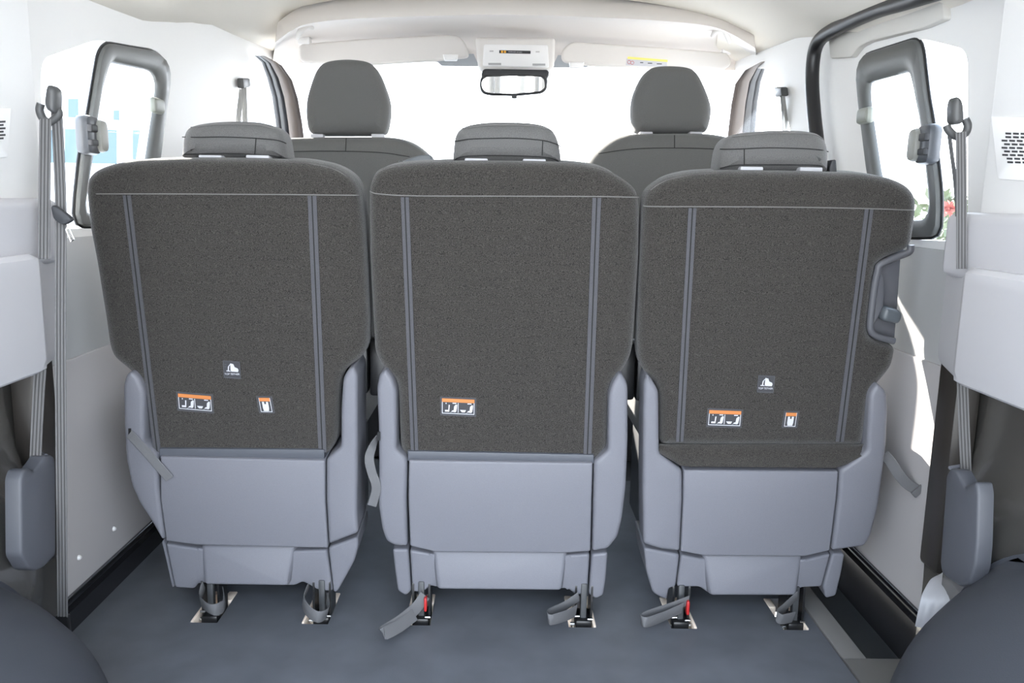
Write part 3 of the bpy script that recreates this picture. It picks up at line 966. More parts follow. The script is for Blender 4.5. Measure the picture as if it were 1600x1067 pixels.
# ---- left seat
LEFT = dict(cx=355, gap=dict(wr=.0295), label='left of the three grey rear seats, three labels, strap hanging over its left wing',
    carpet=[(135, 296), (138, 278), (151, 265), (176, 256), (213, 250), (305, 247), (398, 248), (476, 251), (522, 260), (547, 275), (560, 294), (566, 331), (571, 386), (576, 498), (575, 540), (566, 558), (541, 576), (532, 594), (529, 625), (527, 690), (510, 712), (248, 712), (237, 690), (226, 607), (218, 590), (200, 575), (180, 559), (172, 542), (166, 498), (151, 405), (141, 355)],
    pad=[(150, 296), (154, 278), (164, 264), (190, 253), (222, 249), (305, 245.5), (398, 246.5), (476, 249), (522, 258), (549, 273), (563, 294), (568, 331), (573, 386), (577, 498), (575, 540), (520, 640), (520, 690), (260, 690), (250, 640), (190, 540), (180, 498), (165, 405), (156, 355)],
    seams=[([(142, 302, .008), (160, 303, -.001), (250, 303, -.001), (350, 303.5, -.001), (450, 304, -.001), (545, 305, -.001), (560, 305, .008)], .0011),
           ([(152, 268, .012), (178, 259, .012), (214, 254, .012), (305, 251, .012), (398, 252, .012), (476, 255, .012), (520, 264, .012), (543, 278, .012), (555, 296, .012)], .0007)],
    tapes=[(198, 305, 246, 706, 12.5), (487.5, 306, 504, 706, 14)],
    wl=[(206, 579), (197, 586), (193, 602), (194, 660), (197, 715), (206, 759), (219, 787), (237, 814), (253, 842), (258, 842), (254, 810), (248, 760), (247, 711), (233, 698), (226, 691), (226, 613), (217, 590)],
    wr=[(553, 572), (543, 578), (536, 592), (533, 640), (533, 697), (510, 717), (510, 780), (514, 850), (560, 832), (558, 800), (559, 746), (559, 586)],
    wl_slot=(203, 675),
    cover=[(250.5, 713), (508, 719), (508, 780), (512.5, 856), (460, 855), (305, 851), (260, 845), (251, 780)],
    ledge=[(249, 700), (507, 702), (507, 720), (249, 716)],
    skl=[(254, 842), (259.5, 846), (274, 915), (271, 915), (261, 872)],
    skr=[(514, 852), (560, 836), (561, 850), (555, 873), (543, 895), (528, 922), (522, 922)],
    skc=[(261, 846), (310, 854), (455, 858), (512, 856), (521, 921), (500, 920), (482, 910), (474, 906), (462, 912), (312, 908), (306, 917), (275, 915)],
    trap=[(309, 857), (459, 858), (452, 912), (321, 910)],
    head=dict(out=[(283, 249), (284, 238), (287, 206), (300, 195), (340, 189), (398, 189), (428, 196), (443, 208), (449, 244), (449, 250)],
        lines=[[(285, 214, .02), (305, 214.5, -.0005), (350, 214, -.0005), (398, 216, -.0005), (432, 219, 0), (447, 224, .02)], [(400, 216, -.0005), (398, 243, -.0005)], [(287, 241, .01), (310, 240.5, 0), (360, 240, 0), (420, 243, 0), (440, 246, .01)]],
        stitch=[[(298, 199, .012), (340, 194.5, .007), (398, 194.5, .007), (428, 201, .010)]],
        posts=[(328, 246), (402, 246)]))
# ---- middle seat
MID = dict(cx=785, gap=dict(wl=.0285, wr=.0275), label='middle of the three grey rear seats, with a single orange-headed label',
    carpet=[(577, 300), (579, 285), (588, 266), (610, 258), (650, 254), (707, 252), (790, 252), (850, 253), (900, 255), (941, 261), (969, 276), (991, 293), (997, 305), (999, 335), (998, 400), (993, 480), (989, 540), (983, 562), (969, 583), (956, 598), (952, 612), (949, 700), (930, 722), (638, 716), (626, 700), (622, 604), (616, 589), (601, 576), (586, 552), (582, 480), (578, 400)],
    pad=[(583, 300), (585, 285), (594, 264), (612, 256), (650, 252), (707, 250), (790, 250), (850, 251), (900, 253), (941, 259), (966, 274), (978, 292), (985, 305), (986, 335), (985, 400), (980, 480), (975, 540), (935, 640), (940, 700), (640, 700), (634, 640), (592, 540), (588, 480), (584, 400)],
    seams=[([(578, 299, .008), (592, 303, -.001), (650, 306, -.001), (790, 306.5, -.001), (930, 307, -.001), (985, 308, -.001), (998, 308, .008)], .0011),
           ([(590, 269, .012), (612, 261.5, .012), (650, 258, .012), (707, 256, .012), (790, 256, .012), (850, 257, .012), (900, 259, .012), (939, 265, .012), (966, 280, .012), (986, 297, .012)], .0007)],
    tapes=[(632.5, 308, 648, 708, 13), (932.5, 309, 917.5, 714, 14)],
    wl=[(603, 576), (593, 585), (589, 605), (592, 680), (592, 746), (591.5, 790), (597, 826), (604, 845), (616, 852), (637, 853), (635, 780), (636.5, 717), (620, 702), (619.5, 612), (614, 592)],
    wr=[(968, 582), (957, 598), (951, 617), (949.5, 703), (928, 721), (927, 780), (925, 861), (950, 857), (965, 838), (972, 810), (978, 760), (981, 690), (981, 603), (976, 590)],
    wl_slot=(592, 681),
    cover=[(639, 719), (926, 723), (924.5, 780), (922.5, 861), (880, 864), (680, 862), (641, 853), (638, 780)],
    ledge=[(637, 704), (928, 710), (928, 724), (637, 720)],
    skl=[(614, 855), (638.5, 855), (643, 921), (634, 928), (622, 920), (618, 890)],
    skr=[(924, 863), (949, 860), (946, 901), (942, 927), (930, 933), (919.5, 926)],
    skc=[(641, 856), (672, 862), (890, 864), (921, 862), (917, 926), (898, 926), (888, 917), (680, 914), (674, 912), (662, 922), (645, 922)],
    trap=[(674, 866), (888, 867), (878, 919), (683, 917)],
    head=dict(out=[(707, 256), (708, 240), (711, 209), (725, 196), (762, 190), (831, 191), (862, 199), (873, 220), (877, 248), (877, 256)],
        lines=[[(709, 221, .02), (722, 219, 0), (740, 217, -.0005), (800, 216, -.0005), (845, 219, -.0005), (866, 224, 0), (876, 229, .02)], [(848, 219, -.0005), (847, 243, -.0005)], [(709, 251, .01), (722, 245, 0), (760, 243, 0), (820, 244, 0), (860, 247, 0), (873, 253, .01)]],
        stitch=[[(722, 200.5, .012), (762, 195.5, .007), (831, 196.5, .007), (862, 204, .012)]],
        posts=[(744, 251), (835, 252)]))
# ---- right seat
RIGHT = dict(cx=1211, gap=dict(wl=.0245), label='right of the three grey rear seats, with a plastic handle recess in its right edge',
    carpet=[(1005, 325), (1007, 309), (1014, 295), (1037, 279), (1079, 270), (1132, 267), (1239, 268), (1346, 271), (1390, 278), (1415, 288), (1429, 304), (1431, 322), (1428, 351), (1422, 386), (1371, 408), (1365, 425), (1355, 518), (1363, 530), (1398, 539), (1396, 557), (1391, 574), (1372, 596), (1358, 612), (1354, 640), (1350, 666), (1347, 696), (1036, 694), (1031, 690), (1030, 617), (1025, 598), (1007, 583), (997, 561), (996, 536), (999, 429)],
    pad=[(1012, 325), (1014, 309), (1020, 294), (1042, 277), (1079, 268), (1132, 265), (1239, 266), (1346, 269), (1384, 276), (1408, 286), (1420, 304), (1421, 322), (1418, 351), (1408, 392), (1402, 475), (1392, 520), (1368, 545), (1325, 600), (1325, 690), (1050, 690), (1040, 640), (1004, 536), (1006, 429)],
    seams=[([(1005, 320, .008), (1016, 322.5, -.001), (1100, 323, -.001), (1220, 323.5, -.001), (1340, 325.5, -.001), (1415, 328, -.001), (1428, 328, .008)], .0011),
           ([(1016, 297, .012), (1039, 283, .012), (1079, 274, .012), (1132, 271, .012), (1239, 272, .012), (1346, 275, .012), (1388, 282, .012), (1412, 292, .012), (1425, 306, .012)], .0007)],
    tapes=[(1082, 325, 1062, 690, 13), (1358, 327, 1312, 690, 14)],
    wl=[(1012, 584), (1006, 596), (1005, 640), (1004, 760), (1005, 849), (1030, 857), (1062, 861), (1066, 780), (1066, 734), (1030, 708), (1029, 612), (1022, 598)],
    wr=[(1371, 598), (1361, 610), (1358, 620), (1354, 705), (1312, 734), (1309, 780), (1299, 860), (1350, 853), (1361, 834), (1372, 790), (1379, 740), (1385, 690), (1387, 640), (1385, 612)],
    cover=[(1068, 734), (1310, 736), (1306.5, 780), (1296.5, 860), (1258, 869), (1100, 868), (1063.5, 861), (1067.5, 780)],
    skl=[(1005, 853), (1061, 863), (1054.5, 914), (1044, 916), (1041, 934), (1030, 930), (1019, 923), (1009, 890)],
    skr=[(1298.5, 862), (1318, 862), (1312, 895), (1304, 928), (1288, 932), (1284, 914)],
    skc=[(1063, 864), (1100, 871), (1258, 871), (1296, 862), (1282, 914), (1250, 915), (1242, 922), (1106, 924), (1092, 914), (1056.5, 914)],
    trap=[(1101, 872), (1259, 872), (1243, 927), (1107, 927)],
    head=dict(out=[(1121, 270), (1122, 258), (1127, 226), (1142, 209), (1203, 203), (1268, 204), (1288, 214), (1295, 236), (1294, 262), (1293, 270)],
        lines=[[(1125, 233, .02), (1150, 233, -.0005), (1200, 231, -.0005), (1250, 232, -.0005), (1280, 234, 0), (1294, 237, .02)], [(1163, 233, -.0005), (1163, 258, -.0005)], [(1125, 263, .01), (1150, 258, 0), (1200, 257.5, 0), (1270, 258, 0), (1288, 261, .01)]],
        stitch=[[(1143, 213, .012), (1204, 208, .007), (1266, 209, .007), (1286, 217, .012)]],
        posts=[(1175, 264), (1268, 265)]))

tL, fr, bkL = seat(LEFT)
tether_label(tL, fr, bkL, 362.5, 577.5, -.06)
warn_label(tL, fr, bkL, 305, 629, -.07)
small_label(tL, fr, bkL, 415, 632, .12)
tM, fr, bkM = seat(MID)
warn_label(tM, fr, bkM, 716, 635.5, -.03)
tR, fr, bkR = seat(RIGHT)
tether_label(tR, fr, bkR, 1196.5, 600, -.02)
warn_label(tR, fr, bkR, 1132, 653.5, -.02)
small_label(tR, fr, bkR, 1235, 655, -.03)

# carpet flap folded over the top of the right seat's cover
fl0 = [fr.px(1031, 694, .002), fr.px(1100, 694, .002), fr.px(1220, 695, .002), fr.px(1353, 694, .002)]
fl1 = [fr.px(1031, 708, -.010), fr.px(1066, 729, -.018), fr.px(1312, 731, -.018), fr.px(1353, 709, -.010)]
def flap_row(t):
    n = 20; out = []
    for i in range(n + 1):
        f = i / n
        a = fl0[0].lerp(fl0[3], f)
        if f < .11: b = fl1[0].lerp(fl1[1], f / .11)
        elif f > .872: b = fl1[2].lerp(fl1[3], (f - .872) / .128)
        else: b = fl1[1].lerp(fl1[2], (f - .11) / .762)
        p = a.lerp(b, t)
        out.append(p + Vector((0, .010 * math.sin(math.pi * t) , 0)))
    return out
rows = [flap_row(k / 6) for k in range(7)]
bm = bmesh.new(); loft(bm, [r + [p + Vector((0, .02, -.004)) for p in reversed(r)] for r in rows])
mk('carpet_flap', bm, M_carpet, tR, 60)
# release handle recess on the right seat
cup = mk('handle_recess', plate(fr, [(1420, 391), (1372, 411), (1366, 440), (1357, 517), (1366, 529), (1398, 536), (1399, 522), (1403, 475), (1408, 401)], slab_prof(.05, .003, .022), r=.004, w0=.022), M_handle, tR)
bm = bmesh.new()
rim = [(1423, 383), (1421, 393), (1405, 400), (1376, 413), (1371, 425), (1366, 450), (1360, 500), (1361, 517), (1370, 525), (1385, 530), (1397, 533)]
tube(bm, smooth_path([fr.px(x, y, .000) for x, y in rim], 6), .0062, 10)
mk('rim', bm, M_handle, cup)
bm = plate(fr, [(1371, 425), (1381, 430), (1383, 455), (1381, 480), (1372, 500), (1368, 506), (1363, 505)], pillow_prof(.02, .004, .000, 3), r=.006)
mk('finger_guard', bm, M_handle, cup)
bm = plate(fr, [(1378, 481), (1382, 478), (1402, 483), (1407, 490), (1404, 500), (1399, 505), (1376, 500), (1374, 494)], pillow_prof(.03, .008, -.012, 4), r=.006)
mk('release_lever', bm, mat('lever_plastic', (.09, .10, .11), .35), cup)
# small black belt outlet standing behind the right headrest
bm = plate(Frame((0, 1.50, .8), (1, 0, 0), (0, 0, 1), (0, 1, 0)), [(1297, 275), (1296, 262), (1300, 250), (1307, 249), (1309, 275)], slab_prof(.03, .003, 0), r=.003)
mk('recline_tab', bm, M_shell_dark, tR)
# shoulder guard lying on the middle seat's far left shoulder
bm = plate(Frame((0, 1.56, .8), (1, 0, 0), (0, 0, 1), (0, 1, 0)), [(622, 262), (626, 253), (640, 247), (655, 242), (672, 241), (684, 262)], slab_prof(.05, .004, 0), r=.004)
gd = mk('shoulder_guard', bm, mat('guard_plastic', (.12, .13, .14), .45), tM)
p = Frame((0, 1.56, .8), (1, 0, 0), (0, 0, 1), (0, 1, 0)).px(626, 253, -.002)
bm = bmesh.new(); tube(bm, [p + Vector((0, .004, 0)), p, p - Vector((0, .003, 0))], [.004, .004, .0025], 10); mk('screw', bm, M_black, gd)

leg(tL, holes[0], dict(dx=.004, loop=[(318, 914, 1.475), (313, 936, 1.45), (325, 950, 1.425), (338, 952, 1.425), (350, 944, 1.45), (349, 922, 1.475)], side=(0, -.3, 1), half=.013))
leg(tL, holes[1], dict(dx=.008, loop=[(482, 914, 1.475), (474, 938, 1.455), (482, 955, 1.43), (498, 964, 1.42), (512, 956, 1.445), (511, 935, 1.475)], side=(.25, -.3, 1), half=.014))
leg(tM, holes[2], dict(dx=.004, red=True, loop=[(664, 930, 1.478), (650, 950, 1.46), (625, 971, 1.42), (601, 986, 1.385), (602, 989, 1.375), (625, 977, 1.41), (648, 960, 1.45)], side=(-.62, -.1, .78), half=.0115))
leg(tM, holes[3], dict(dx=.004, loop=[(904, 932, 1.478), (884, 946, 1.46), (860, 958, 1.43), (856, 964, 1.41), (862, 968, 1.40), (884, 962, 1.43), (900, 954, 1.465)], side=(-.1, -.3, 1), half=.012))
leg(tR, holes[4], dict(dx=-.002, red=True, loop=[(1076, 938, 1.478), (1045, 950, 1.455), (1010, 962, 1.42), (1002, 968, 1.41), (1010, 972, 1.40), (1035, 964, 1.43), (1066, 950, 1.465)], side=(-.1, -.3, 1), half=.012))
leg(tR, holes[5], dict(dx=.006, loop=[(1246, 930, 1.478), (1224, 950, 1.455), (1214, 960, 1.44), (1222, 967, 1.435), (1240, 964, 1.455)], side=(-.1, -.3, 1), half=.012))

pull_strap(tL, [fr.px(202, 678, -.016), fr.px(210, 686, -.019), fr.px(232, 710, -.020), fr.px(265, 748, -.021)], .0085, [(.6, 0, .8), (.75, 0, .66), (.8, 0, .6), (.8, 0, .6)])
pull_strap(tM, [fr.px(590, 682, .01), fr.px(583, 696, .00), fr.px(577, 716, -.012), fr.px(581, 738, -.014), fr.px(588, 762, -.014), fr.px(581, 790, -.012)], .0085, [(.3, .9, .1), (.6, .7, 0), (.9, .3, 0), (1, 0, 0), (1, .1, 0), (1, 0, 0)])
pull_strap(tR, [fr.px(1381, 710, .03), fr.px(1392, 722, .02), fr.px(1405, 742, .01), fr.px(1420, 758, .005), fr.px(1433, 765, .00)], .010, [(.65, -.2, .7)] * 5)
bm = bmesh.new()
p = fr.px(1432, 764, -.003)
ribbon(bm, [p + Vector((-.003, -.004, .002)), p + Vector((.002, -.005, -.003)), p + Vector((.005, -.004, -.006))], Vector((.6, 0, .8)), .0125, .005)
mk('strap_end', bm, M_web_dark, tR)

# ------------------------------------------------------------------ front seats
def front_seat(label, head, back, posts, sgn, seam):
    f = Frame((0, 2.40, .8), (1, 0, 0), (0, 0, 1), (0, 1, 0))
    fb = Frame((0, 2.36, .8), (1, 0, 0), (0, -math.sin(R(4)), math.cos(R(4))), (0, math.cos(R(4)), math.sin(R(4))))
    xc = f.px((head[0][0] + head[-1][0]) / 2, 300).x
    t = thing('cab_seat', label, 'seat', (xc, 2.6, 0), 'front row seats facing the windscreen')
    h = mk('headrest', plate(f, head, pillow_prof(.11, .035, 0, 6), r=.03, w0=.02), M_front_fabric, t, 60)
    for x, y in posts:
        p = f.px(x, y, .05)
        bm = bmesh.new(); tube(bm, [p + Vector((0, 0, .05)), p - Vector((0, 0, .08))], .006, 12); mk('post', bm, M_steel, h)
        q = f.px(x, y, .0)
        bm = bmesh.new(); box(bm, q + Vector((-.018, 0, -.008)), q + Vector((.018, .03, .004)), .002); mk('post_sleeve', bm, M_white, h)
    b = mk('backrest', plate(fb, back, pillow_prof(.14, .045, 0, 6), r=.03, w0=.03), M_front_fabric, t, 60)
    for pts in seam:
        bm = bmesh.new(); tube(bm, smooth_path([fb.px(x, y, -.0004) for x, y in pts], 5), .001, 6); mk('seam', bm, M_seam, b)
    bm = bmesh.new(); box(bm, (xc - .25, 2.5, .22), (xc + .25, 2.97, .42), .05, 4); mk('cushion', bm, M_front_fabric, t)
    bm = bmesh.new(); box(bm, (xc - .2, 2.5, -.01), (xc + .2, 2.95, .24), .02, 2); mk('seat_frame', bm, M_shell_dark, t)
    return t
front_seat('left front seat with a tall rounded headrest and white post sleeves',
    [(477, 177), (478.5, 152), (492, 110), (506, 95), (542, 91), (577, 95), (591, 111), (606, 150), (609, 172), (604, 205), (596, 211), (489, 211), (480, 203)],
    [(395, 262), (402, 234), (420, 220), (450, 215.5), (520, 214), (612, 214.5), (640, 221), (660, 234), (676, 250), (684, 280), (690, 420), (670, 620), (420, 620), (385, 420)],
    [(495, 211.5), (590, 211.5)], -1, [[(420, 238), (500, 236), (590, 238), (640, 245)], [(541, 216), (540, 236)]])
front_seat('right front seat with a tall rounded headrest beside the yellow visor sticker',
    [(988.6, 166), (992, 145), (1006, 115), (1019, 104), (1043, 101.5), (1079, 104), (1093, 116), (1110, 155), (1113, 176), (1108, 200), (1101, 208.5), (996, 208.5), (990, 198)],
    [(912, 280), (917, 255), (937, 232), (962, 215), (990, 209), (1104, 208.5), (1140, 214), (1170, 228), (1186, 255), (1195, 420), (1165, 620), (920, 620), (905, 420)],
    [(1010, 208), (1088, 208)], 1, [[(935, 240), (1000, 232), (1100, 232), (1160, 238)], [(1054, 211), (1054, 231)]])

# ------------------------------------------------------------------ things on the windscreen header
def visor(label, pts, clip, hinge, sticker=False):
    f = Frame((0, 2.80, .8), (1, 0, 0), (0, .10, 1), (0, 1, -.10))
    c = f.px(*pts[0])
    t = thing('sun_visor', label, 'sun visor', (f.px(sum(p[0] for p in pts) / len(pts), 100).x, 2.8, f.px(pts[0][0], pts[-1][1]).z), 'sun visors folded down over the windscreen')
    b = mk('visor_panel', plate(f, pts, pillow_prof(.022, .009, 0, 4), r=.014, w0=.004), M_visor, t, 50)
    mk('clip', plate(f, [(clip[0] - 12, clip[1] - 4), (clip[0] + 12, clip[1] - 4), (clip[0] + 10, clip[1] + 5), (clip[0] - 10, clip[1] + 5)], slab_prof(.02, .003, -.005), r=.003), M_trim, t)
    p = f.px(*hinge, .01)
    bm = bmesh.new(); box(bm, p + Vector((-.02, -.014, -.008)), p + Vector((.02, .02, .016)), .004); mk('hinge', bm, M_trim, t)
    if sticker:
        s = mk('sticker', plate(f, [(979, 91), (1042, 96), (1042, 105), (978, 102)], [(0, -.0012), (0, .001)], w0=-.001), M_white, b, label='white sticker with a yellow top band')
        mk('sticker_band', plate(f, [(981, 88.5), (1043, 93.5), (1043, 97), (980, 92)], [(0, -.0016), (0, .001)], w0=-.001), M_yellow, s)
        bm = bmesh.new()
        for x, y in ((983, 97), (988, 98)):
            pts2 = [f.px(x + 2.6 * math.cos(a * math.pi / 8), y + 2.6 * math.sin(a * math.pi / 8), -.0016) for a in range(16)]
            tube(bm, pts2, .0007, 6, closed=True)
        mk('pictogram', bm, M_red, s)
        bm = bmesh.new()
        for x, y, w in ((1000, 98, 5), (1012, 99, 7), (1026, 100, 8)):
            plate(f, [(x, y - .7), (x + w, y - .6), (x + w, y + .7), (x, y + .6)], [(0, -.0016), (0, .0)], bm=bm)
        mk('small_print', bm, M_strip, s)
visor('left cream sun visor folded down above the left front headrest',
      [(466, 80), (466, 72), (474, 68), (577, 60), (700, 54), (717, 56), (727, 66), (733, 84), (731, 90), (678, 95), (552, 103), (478, 98), (468, 94)], (704, 89), (476, 66))
visor('right cream sun visor with a yellow and white sticker',
      [(876, 86), (882, 73), (894, 65), (909, 66), (1020, 73), (1134, 82), (1141, 88), (1143, 101), (1130, 109), (1050, 107), (926, 103), (880, 97)], (901, 101), (1137, 80), True)

# overhead console
f = Frame((0, 2.74, .8), (1, 0, 0), (0, .15, 1), (0, 1, -.15))
t = thing('overhead_console', 'cream overhead console with a dark strip of orange symbols above the mirror', 'console', (0.04, 2.78, f.px(805, 108).z))
mk('housing', plate(f, [(742, 57), (868, 58), (866, 104), (858, 109), (754, 107), (747, 102)], pillow_prof(.06, .012, 0, 4), r=.012), M_visor, t, 50)
mk('face', plate(f, [(756, 69), (856, 70), (858, 105), (754, 103)], slab_prof(.008, .003, -.004), r=.006, w0=-.003), M_trim, t)
d = mk('display_strip', plate(f, [(780, 78.5), (829, 79.5), (829, 84), (780, 83)], [(0, -.0055), (0, -.003)], r=.001, w0=-.005), M_shell_dark, t)
M_amber = mat('amber_lamp', (.9, .45, .05), .5)
for x in (784.5, 789):
    mk('symbol', plate(f, [(x - 1.6, 79.2), (x + 1.6, 79.3), (x + 1.6, 83), (x - 1.6, 82.8)], [(0, -.006), (0, -.0054)], r=.001, w0=-.005), M_amber, d, label='orange symbol')
c = f.uv(806, 81.4, -.006)
text_mesh('lettering', 'PASSENGER AIR BAG', .0048, f, c.x - .002, c.y, -.006, M_white, d, -.015)
M_btn, M_mark = mat('button_grey', (.40, .40, .40), .5), mat('mark_grey', (.5, .48, .48), .5)
for x, y in ((773, 100), (842, 101)):
    mk('push_bar', plate(f, [(x - 10, y - 1.5), (x + 10, y - 1.4), (x + 10, y + 1.6), (x - 10, y + 1.5)], [(0, -.0052), (0, -.003)], w0=-.004), M_btn, t)
for x, y in ((768, 80), (840, 81)):
    mk('lamp_mark', plate(f, [(x - 3, y - 1), (x + 3, y - 1), (x + 3, y + 1), (x - 3, y + 1)], [(0, -.0052), (0, -.003)], w0=-.004), M_mark, t)

# rear view mirror
f = Frame((0, 2.70, .8), (1, 0, 0), (0, -.085, 1), (0, 1, .085))
t = thing('rear_view_mirror', 'black framed rear view mirror hanging in the middle of the windscreen', 'mirror', (f.px(803, 150).x, 2.73, f.px(803, 150).z))
hs = mk('housing', plate(f, [(750, 122), (757, 116), (800, 115), (845, 116), (856, 121), (855, 140), (847, 146), (806, 150), (765, 149), (753, 146), (749, 136)], pillow_prof(.035, .008, 0, 4), r=.012), M_shell_dark, t, 50)
mk('mirror_glass', plate(f, [(753, 126), (761, 120), (800, 119), (842, 119.5), (850, 123), (851.5, 137), (844, 142.5), (806, 146), (767, 145.5), (757, 142.5), (753, 136)], [(0, -.0015), (0, .004)], r=.008), M_mirror, t)
mk('tab', plate(f, [(799, 148), (808, 148), (807.5, 154), (800, 154)], slab_prof(.01, .001, 0), r=.001), M_shell_dark, t)
bm = plate(Frame((0, 2.745, .8), (1, 0, 0), (0, 0, 1), (0, 1, 0)), [(751, 118), (755, 107), (857, 108.5), (859, 119), (850, 124), (757, 123)], pillow_prof(.05, .008, 0, 3), r=.01)
mk('mount', bm, M_shell_dark, t, 50)

# front grab handles by the roof corners
def grab(label, pts, Y):
    bm = bmesh.new()
    P = smooth_path([on_y(x, y, Y + dy) for x, y, dy in pts], 6)
    tube(bm, P, [.006 + .004 * math.sin(math.pi * i / (len(P) - 1)) for i in range(len(P))], 10)
    mk('grab_handle', bm, M_visor, None, label=label, cat='handle', group='small roof handles at the windscreen corners')
grab('small cream roof handle at the left corner of the windscreen', [(464, 60, .02), (470, 48, -.02), (479, 40, -.02), (488, 44, .02)], 2.62)
grab('small cream roof handle at the right corner of the windscreen', [(1113, 56, .02), (1121, 46, -.02), (1132, 48, -.02), (1140, 66, .02)], 2.62)

# ------------------------------------------------------------------ seat belts
def guide_cover(t, fr, pts, m):
    mk('anchor_cover', plate(yframe(1.175), pts, pillow_prof(.025, .007, 0, 4), r=.006), m, t, 50)
M_guide = mat('belt_guide_plastic', (.07, .07, .07), .4, spec=.4)
# left
t = thing('seat_belt', 'grey seat belt hanging from the left rear pillar with its tongue at belt line', 'seat belt', (-.66, 1.2, .0), 'rear pillar seat belts')
fr2 = xframe(-.675)
guide_cover(t, fr2, [(x - (x - 67) * .40, y) for x, y in ((68, 150), (72, 134), (80, 131), (94, 136), (98, 145), (97, 170), (93, 177), (72, 172), (66, 160))], M_guide)
bm = bmesh.new(); tube(bm, smooth_path([on_y(x, y, 1.19) for x, y in ((64, 162), (62, 172), (67, 185), (76, 191), (83, 188), (92, 178), (88, 170))], 5), .0055, 10); mk('guide_ring', bm, M_guide, t)
def belt_run(t, pts, half, name='webbing', side=(1, .0, 0), m=None):
    p = smooth_path([on_y(x, y, Y) for x, y, Y in pts], 8)
    bm = bmesh.new(); ribbon(bm, p, Vector(side), half, .0016, RIBS); return mk(name, bm, m or M_web, t)
belt_run(t, [(71, 186, 1.185), (69.5, 300, 1.165), (68.5, 405, 1.15)], .0083)
belt_run(t, [(63, 575, 1.14), (60, 620, 1.15), (54, 745, 1.17)], .0083)
belt_run(t, [(88, 172, 1.195), (91, 220, 1.185), (95, 330, 1.165), (94.5, 450, 1.158), (94.5, 560, 1.158), (95.5, 700, 1.17), (97, 850, 1.19), (98, 975, 1.21)], .0080)
tg = mk('tongue', plate(yframe(1.14), [(77, 322), (84, 320), (108, 338), (112, 345), (97, 353), (82, 343)], slab_prof(.012, .004, 0), r=.005), M_shell_dark, t)
bm = bmesh.new(); tube(bm, [on_y(103, 346, 1.146), on_y(109, 358, 1.146), on_y(116, 374, 1.146), on_y(111, 378, 1.146), on_y(103, 358, 1.146)], .0014, 8); mk('tongue_blade', bm, M_steel, tg, label='steel tongue blade')
p = on_y(98, 972, 1.21)
bm = bmesh.new(); box(bm, p + Vector((-.010, -.003, -.03)), p + Vector((.010, .006, .012)), .002); mk('anchor_plate', bm, M_black, t)
# right
t = thing('seat_belt', 'grey seat belt hanging from the right rear pillar into the quarter trim', 'seat belt', (.66, 1.2, .0), 'rear pillar seat belts')
fr2 = xframe(.675)
guide_cover(t, fr2, [(x + (1509 - x) * .40, y) for x, y in ((1480, 162), (1485, 152), (1494, 150), (1505, 157), (1508, 170), (1509, 188), (1500, 194), (1480, 193), (1478, 178))], M_guide)
bm = bmesh.new(); tube(bm, smooth_path([on_y(x, y, 1.19) for x, y in ((1479, 196), (1482, 203), (1490, 211), (1500, 214), (1509, 207), (1512, 196), (1508, 186))], 5), .0055, 10); mk('guide_ring', bm, M_guide, t)
belt_run(t, [(1501.5, 206, 1.175), (1502.5, 300, 1.165), (1502.5, 420, 1.15)], .0075)
belt_run(t, [(1503.5, 592, 1.14), (1506, 660, 1.15), (1511, 770, 1.165)], .0080)
belt_run(t, [(1482, 200, 1.2), (1487, 240, 1.20), (1492, 280, 1.20), (1496, 340, 1.20), (1497, 420, 1.21)], .008, side=(.25, 1, 0), m=M_web_dark)
belt_run(t, [(1490, 900, 1.20), (1474, 912, 1.19), (1463, 935, 1.175), (1457, 960, 1.17), (1452, 984, 1.17)], .020, 'anchor_webbing', side=(1, -.45, .35), m=mat('silver_webbing', (.36, .36, .38), .4, spec=.5))

# black-grey retractor covers low on the side
def retractor(s, face, label):
    f = xframe(s * .655)
    bl = f.px(face[0][0], 890)
    t = thing('belt_retractor_cover', label, 'belt cover', (s * .67, bl.y, bl.z), 'grey belt retractor covers low on the side walls')
    uv = fillet([f.uv(*p) for p in face], .006)
    b = mk('cover', plate(f, uv, [(.004, 0), (.0015, .001), (0, .004), (0, .022)], uv=True), mat('retractor_plastic', (.075, .078, .09), .45, spec=.4, bump=.06, bscale=700), t, 50)
    return t, f
def hx(x, y): return (x, y)
t, f = retractor(-1, [(33, 748), (38, 734), (47, 731), (54, 737), (66, 722), (72, 712), (84, 711), (88, 722), (88, 866), (70, 886), (58, 892), (46, 889), (34, 868)], 'grey belt retractor cover on the left side wall below the quarter trim')
bm = bmesh.new(); tube(bm, [f.px(72, 712, .012), f.px(62, 708, .03), f.px(50, 712, .045)], .003, 8); mk('rear_lip', bm, M_shell, t)
t, f = retractor(1, [(1468, 880), (1478, 742), (1484, 731), (1494, 735), (1508, 762), (1515, 755), (1525, 752), (1528, 770), (1526, 850), (1523, 884), (1514, 914), (1500, 917), (1486, 908), (1471, 896)], 'grey belt retractor cover on the right side wall beside the wheel arch')
bm = bmesh.new(); tube(bm, [f.px(1484, 731, .012), f.px(1500, 728, .03), f.px(1512, 732, .045)], .003, 8); mk('rear_lip', bm, M_shell, t)

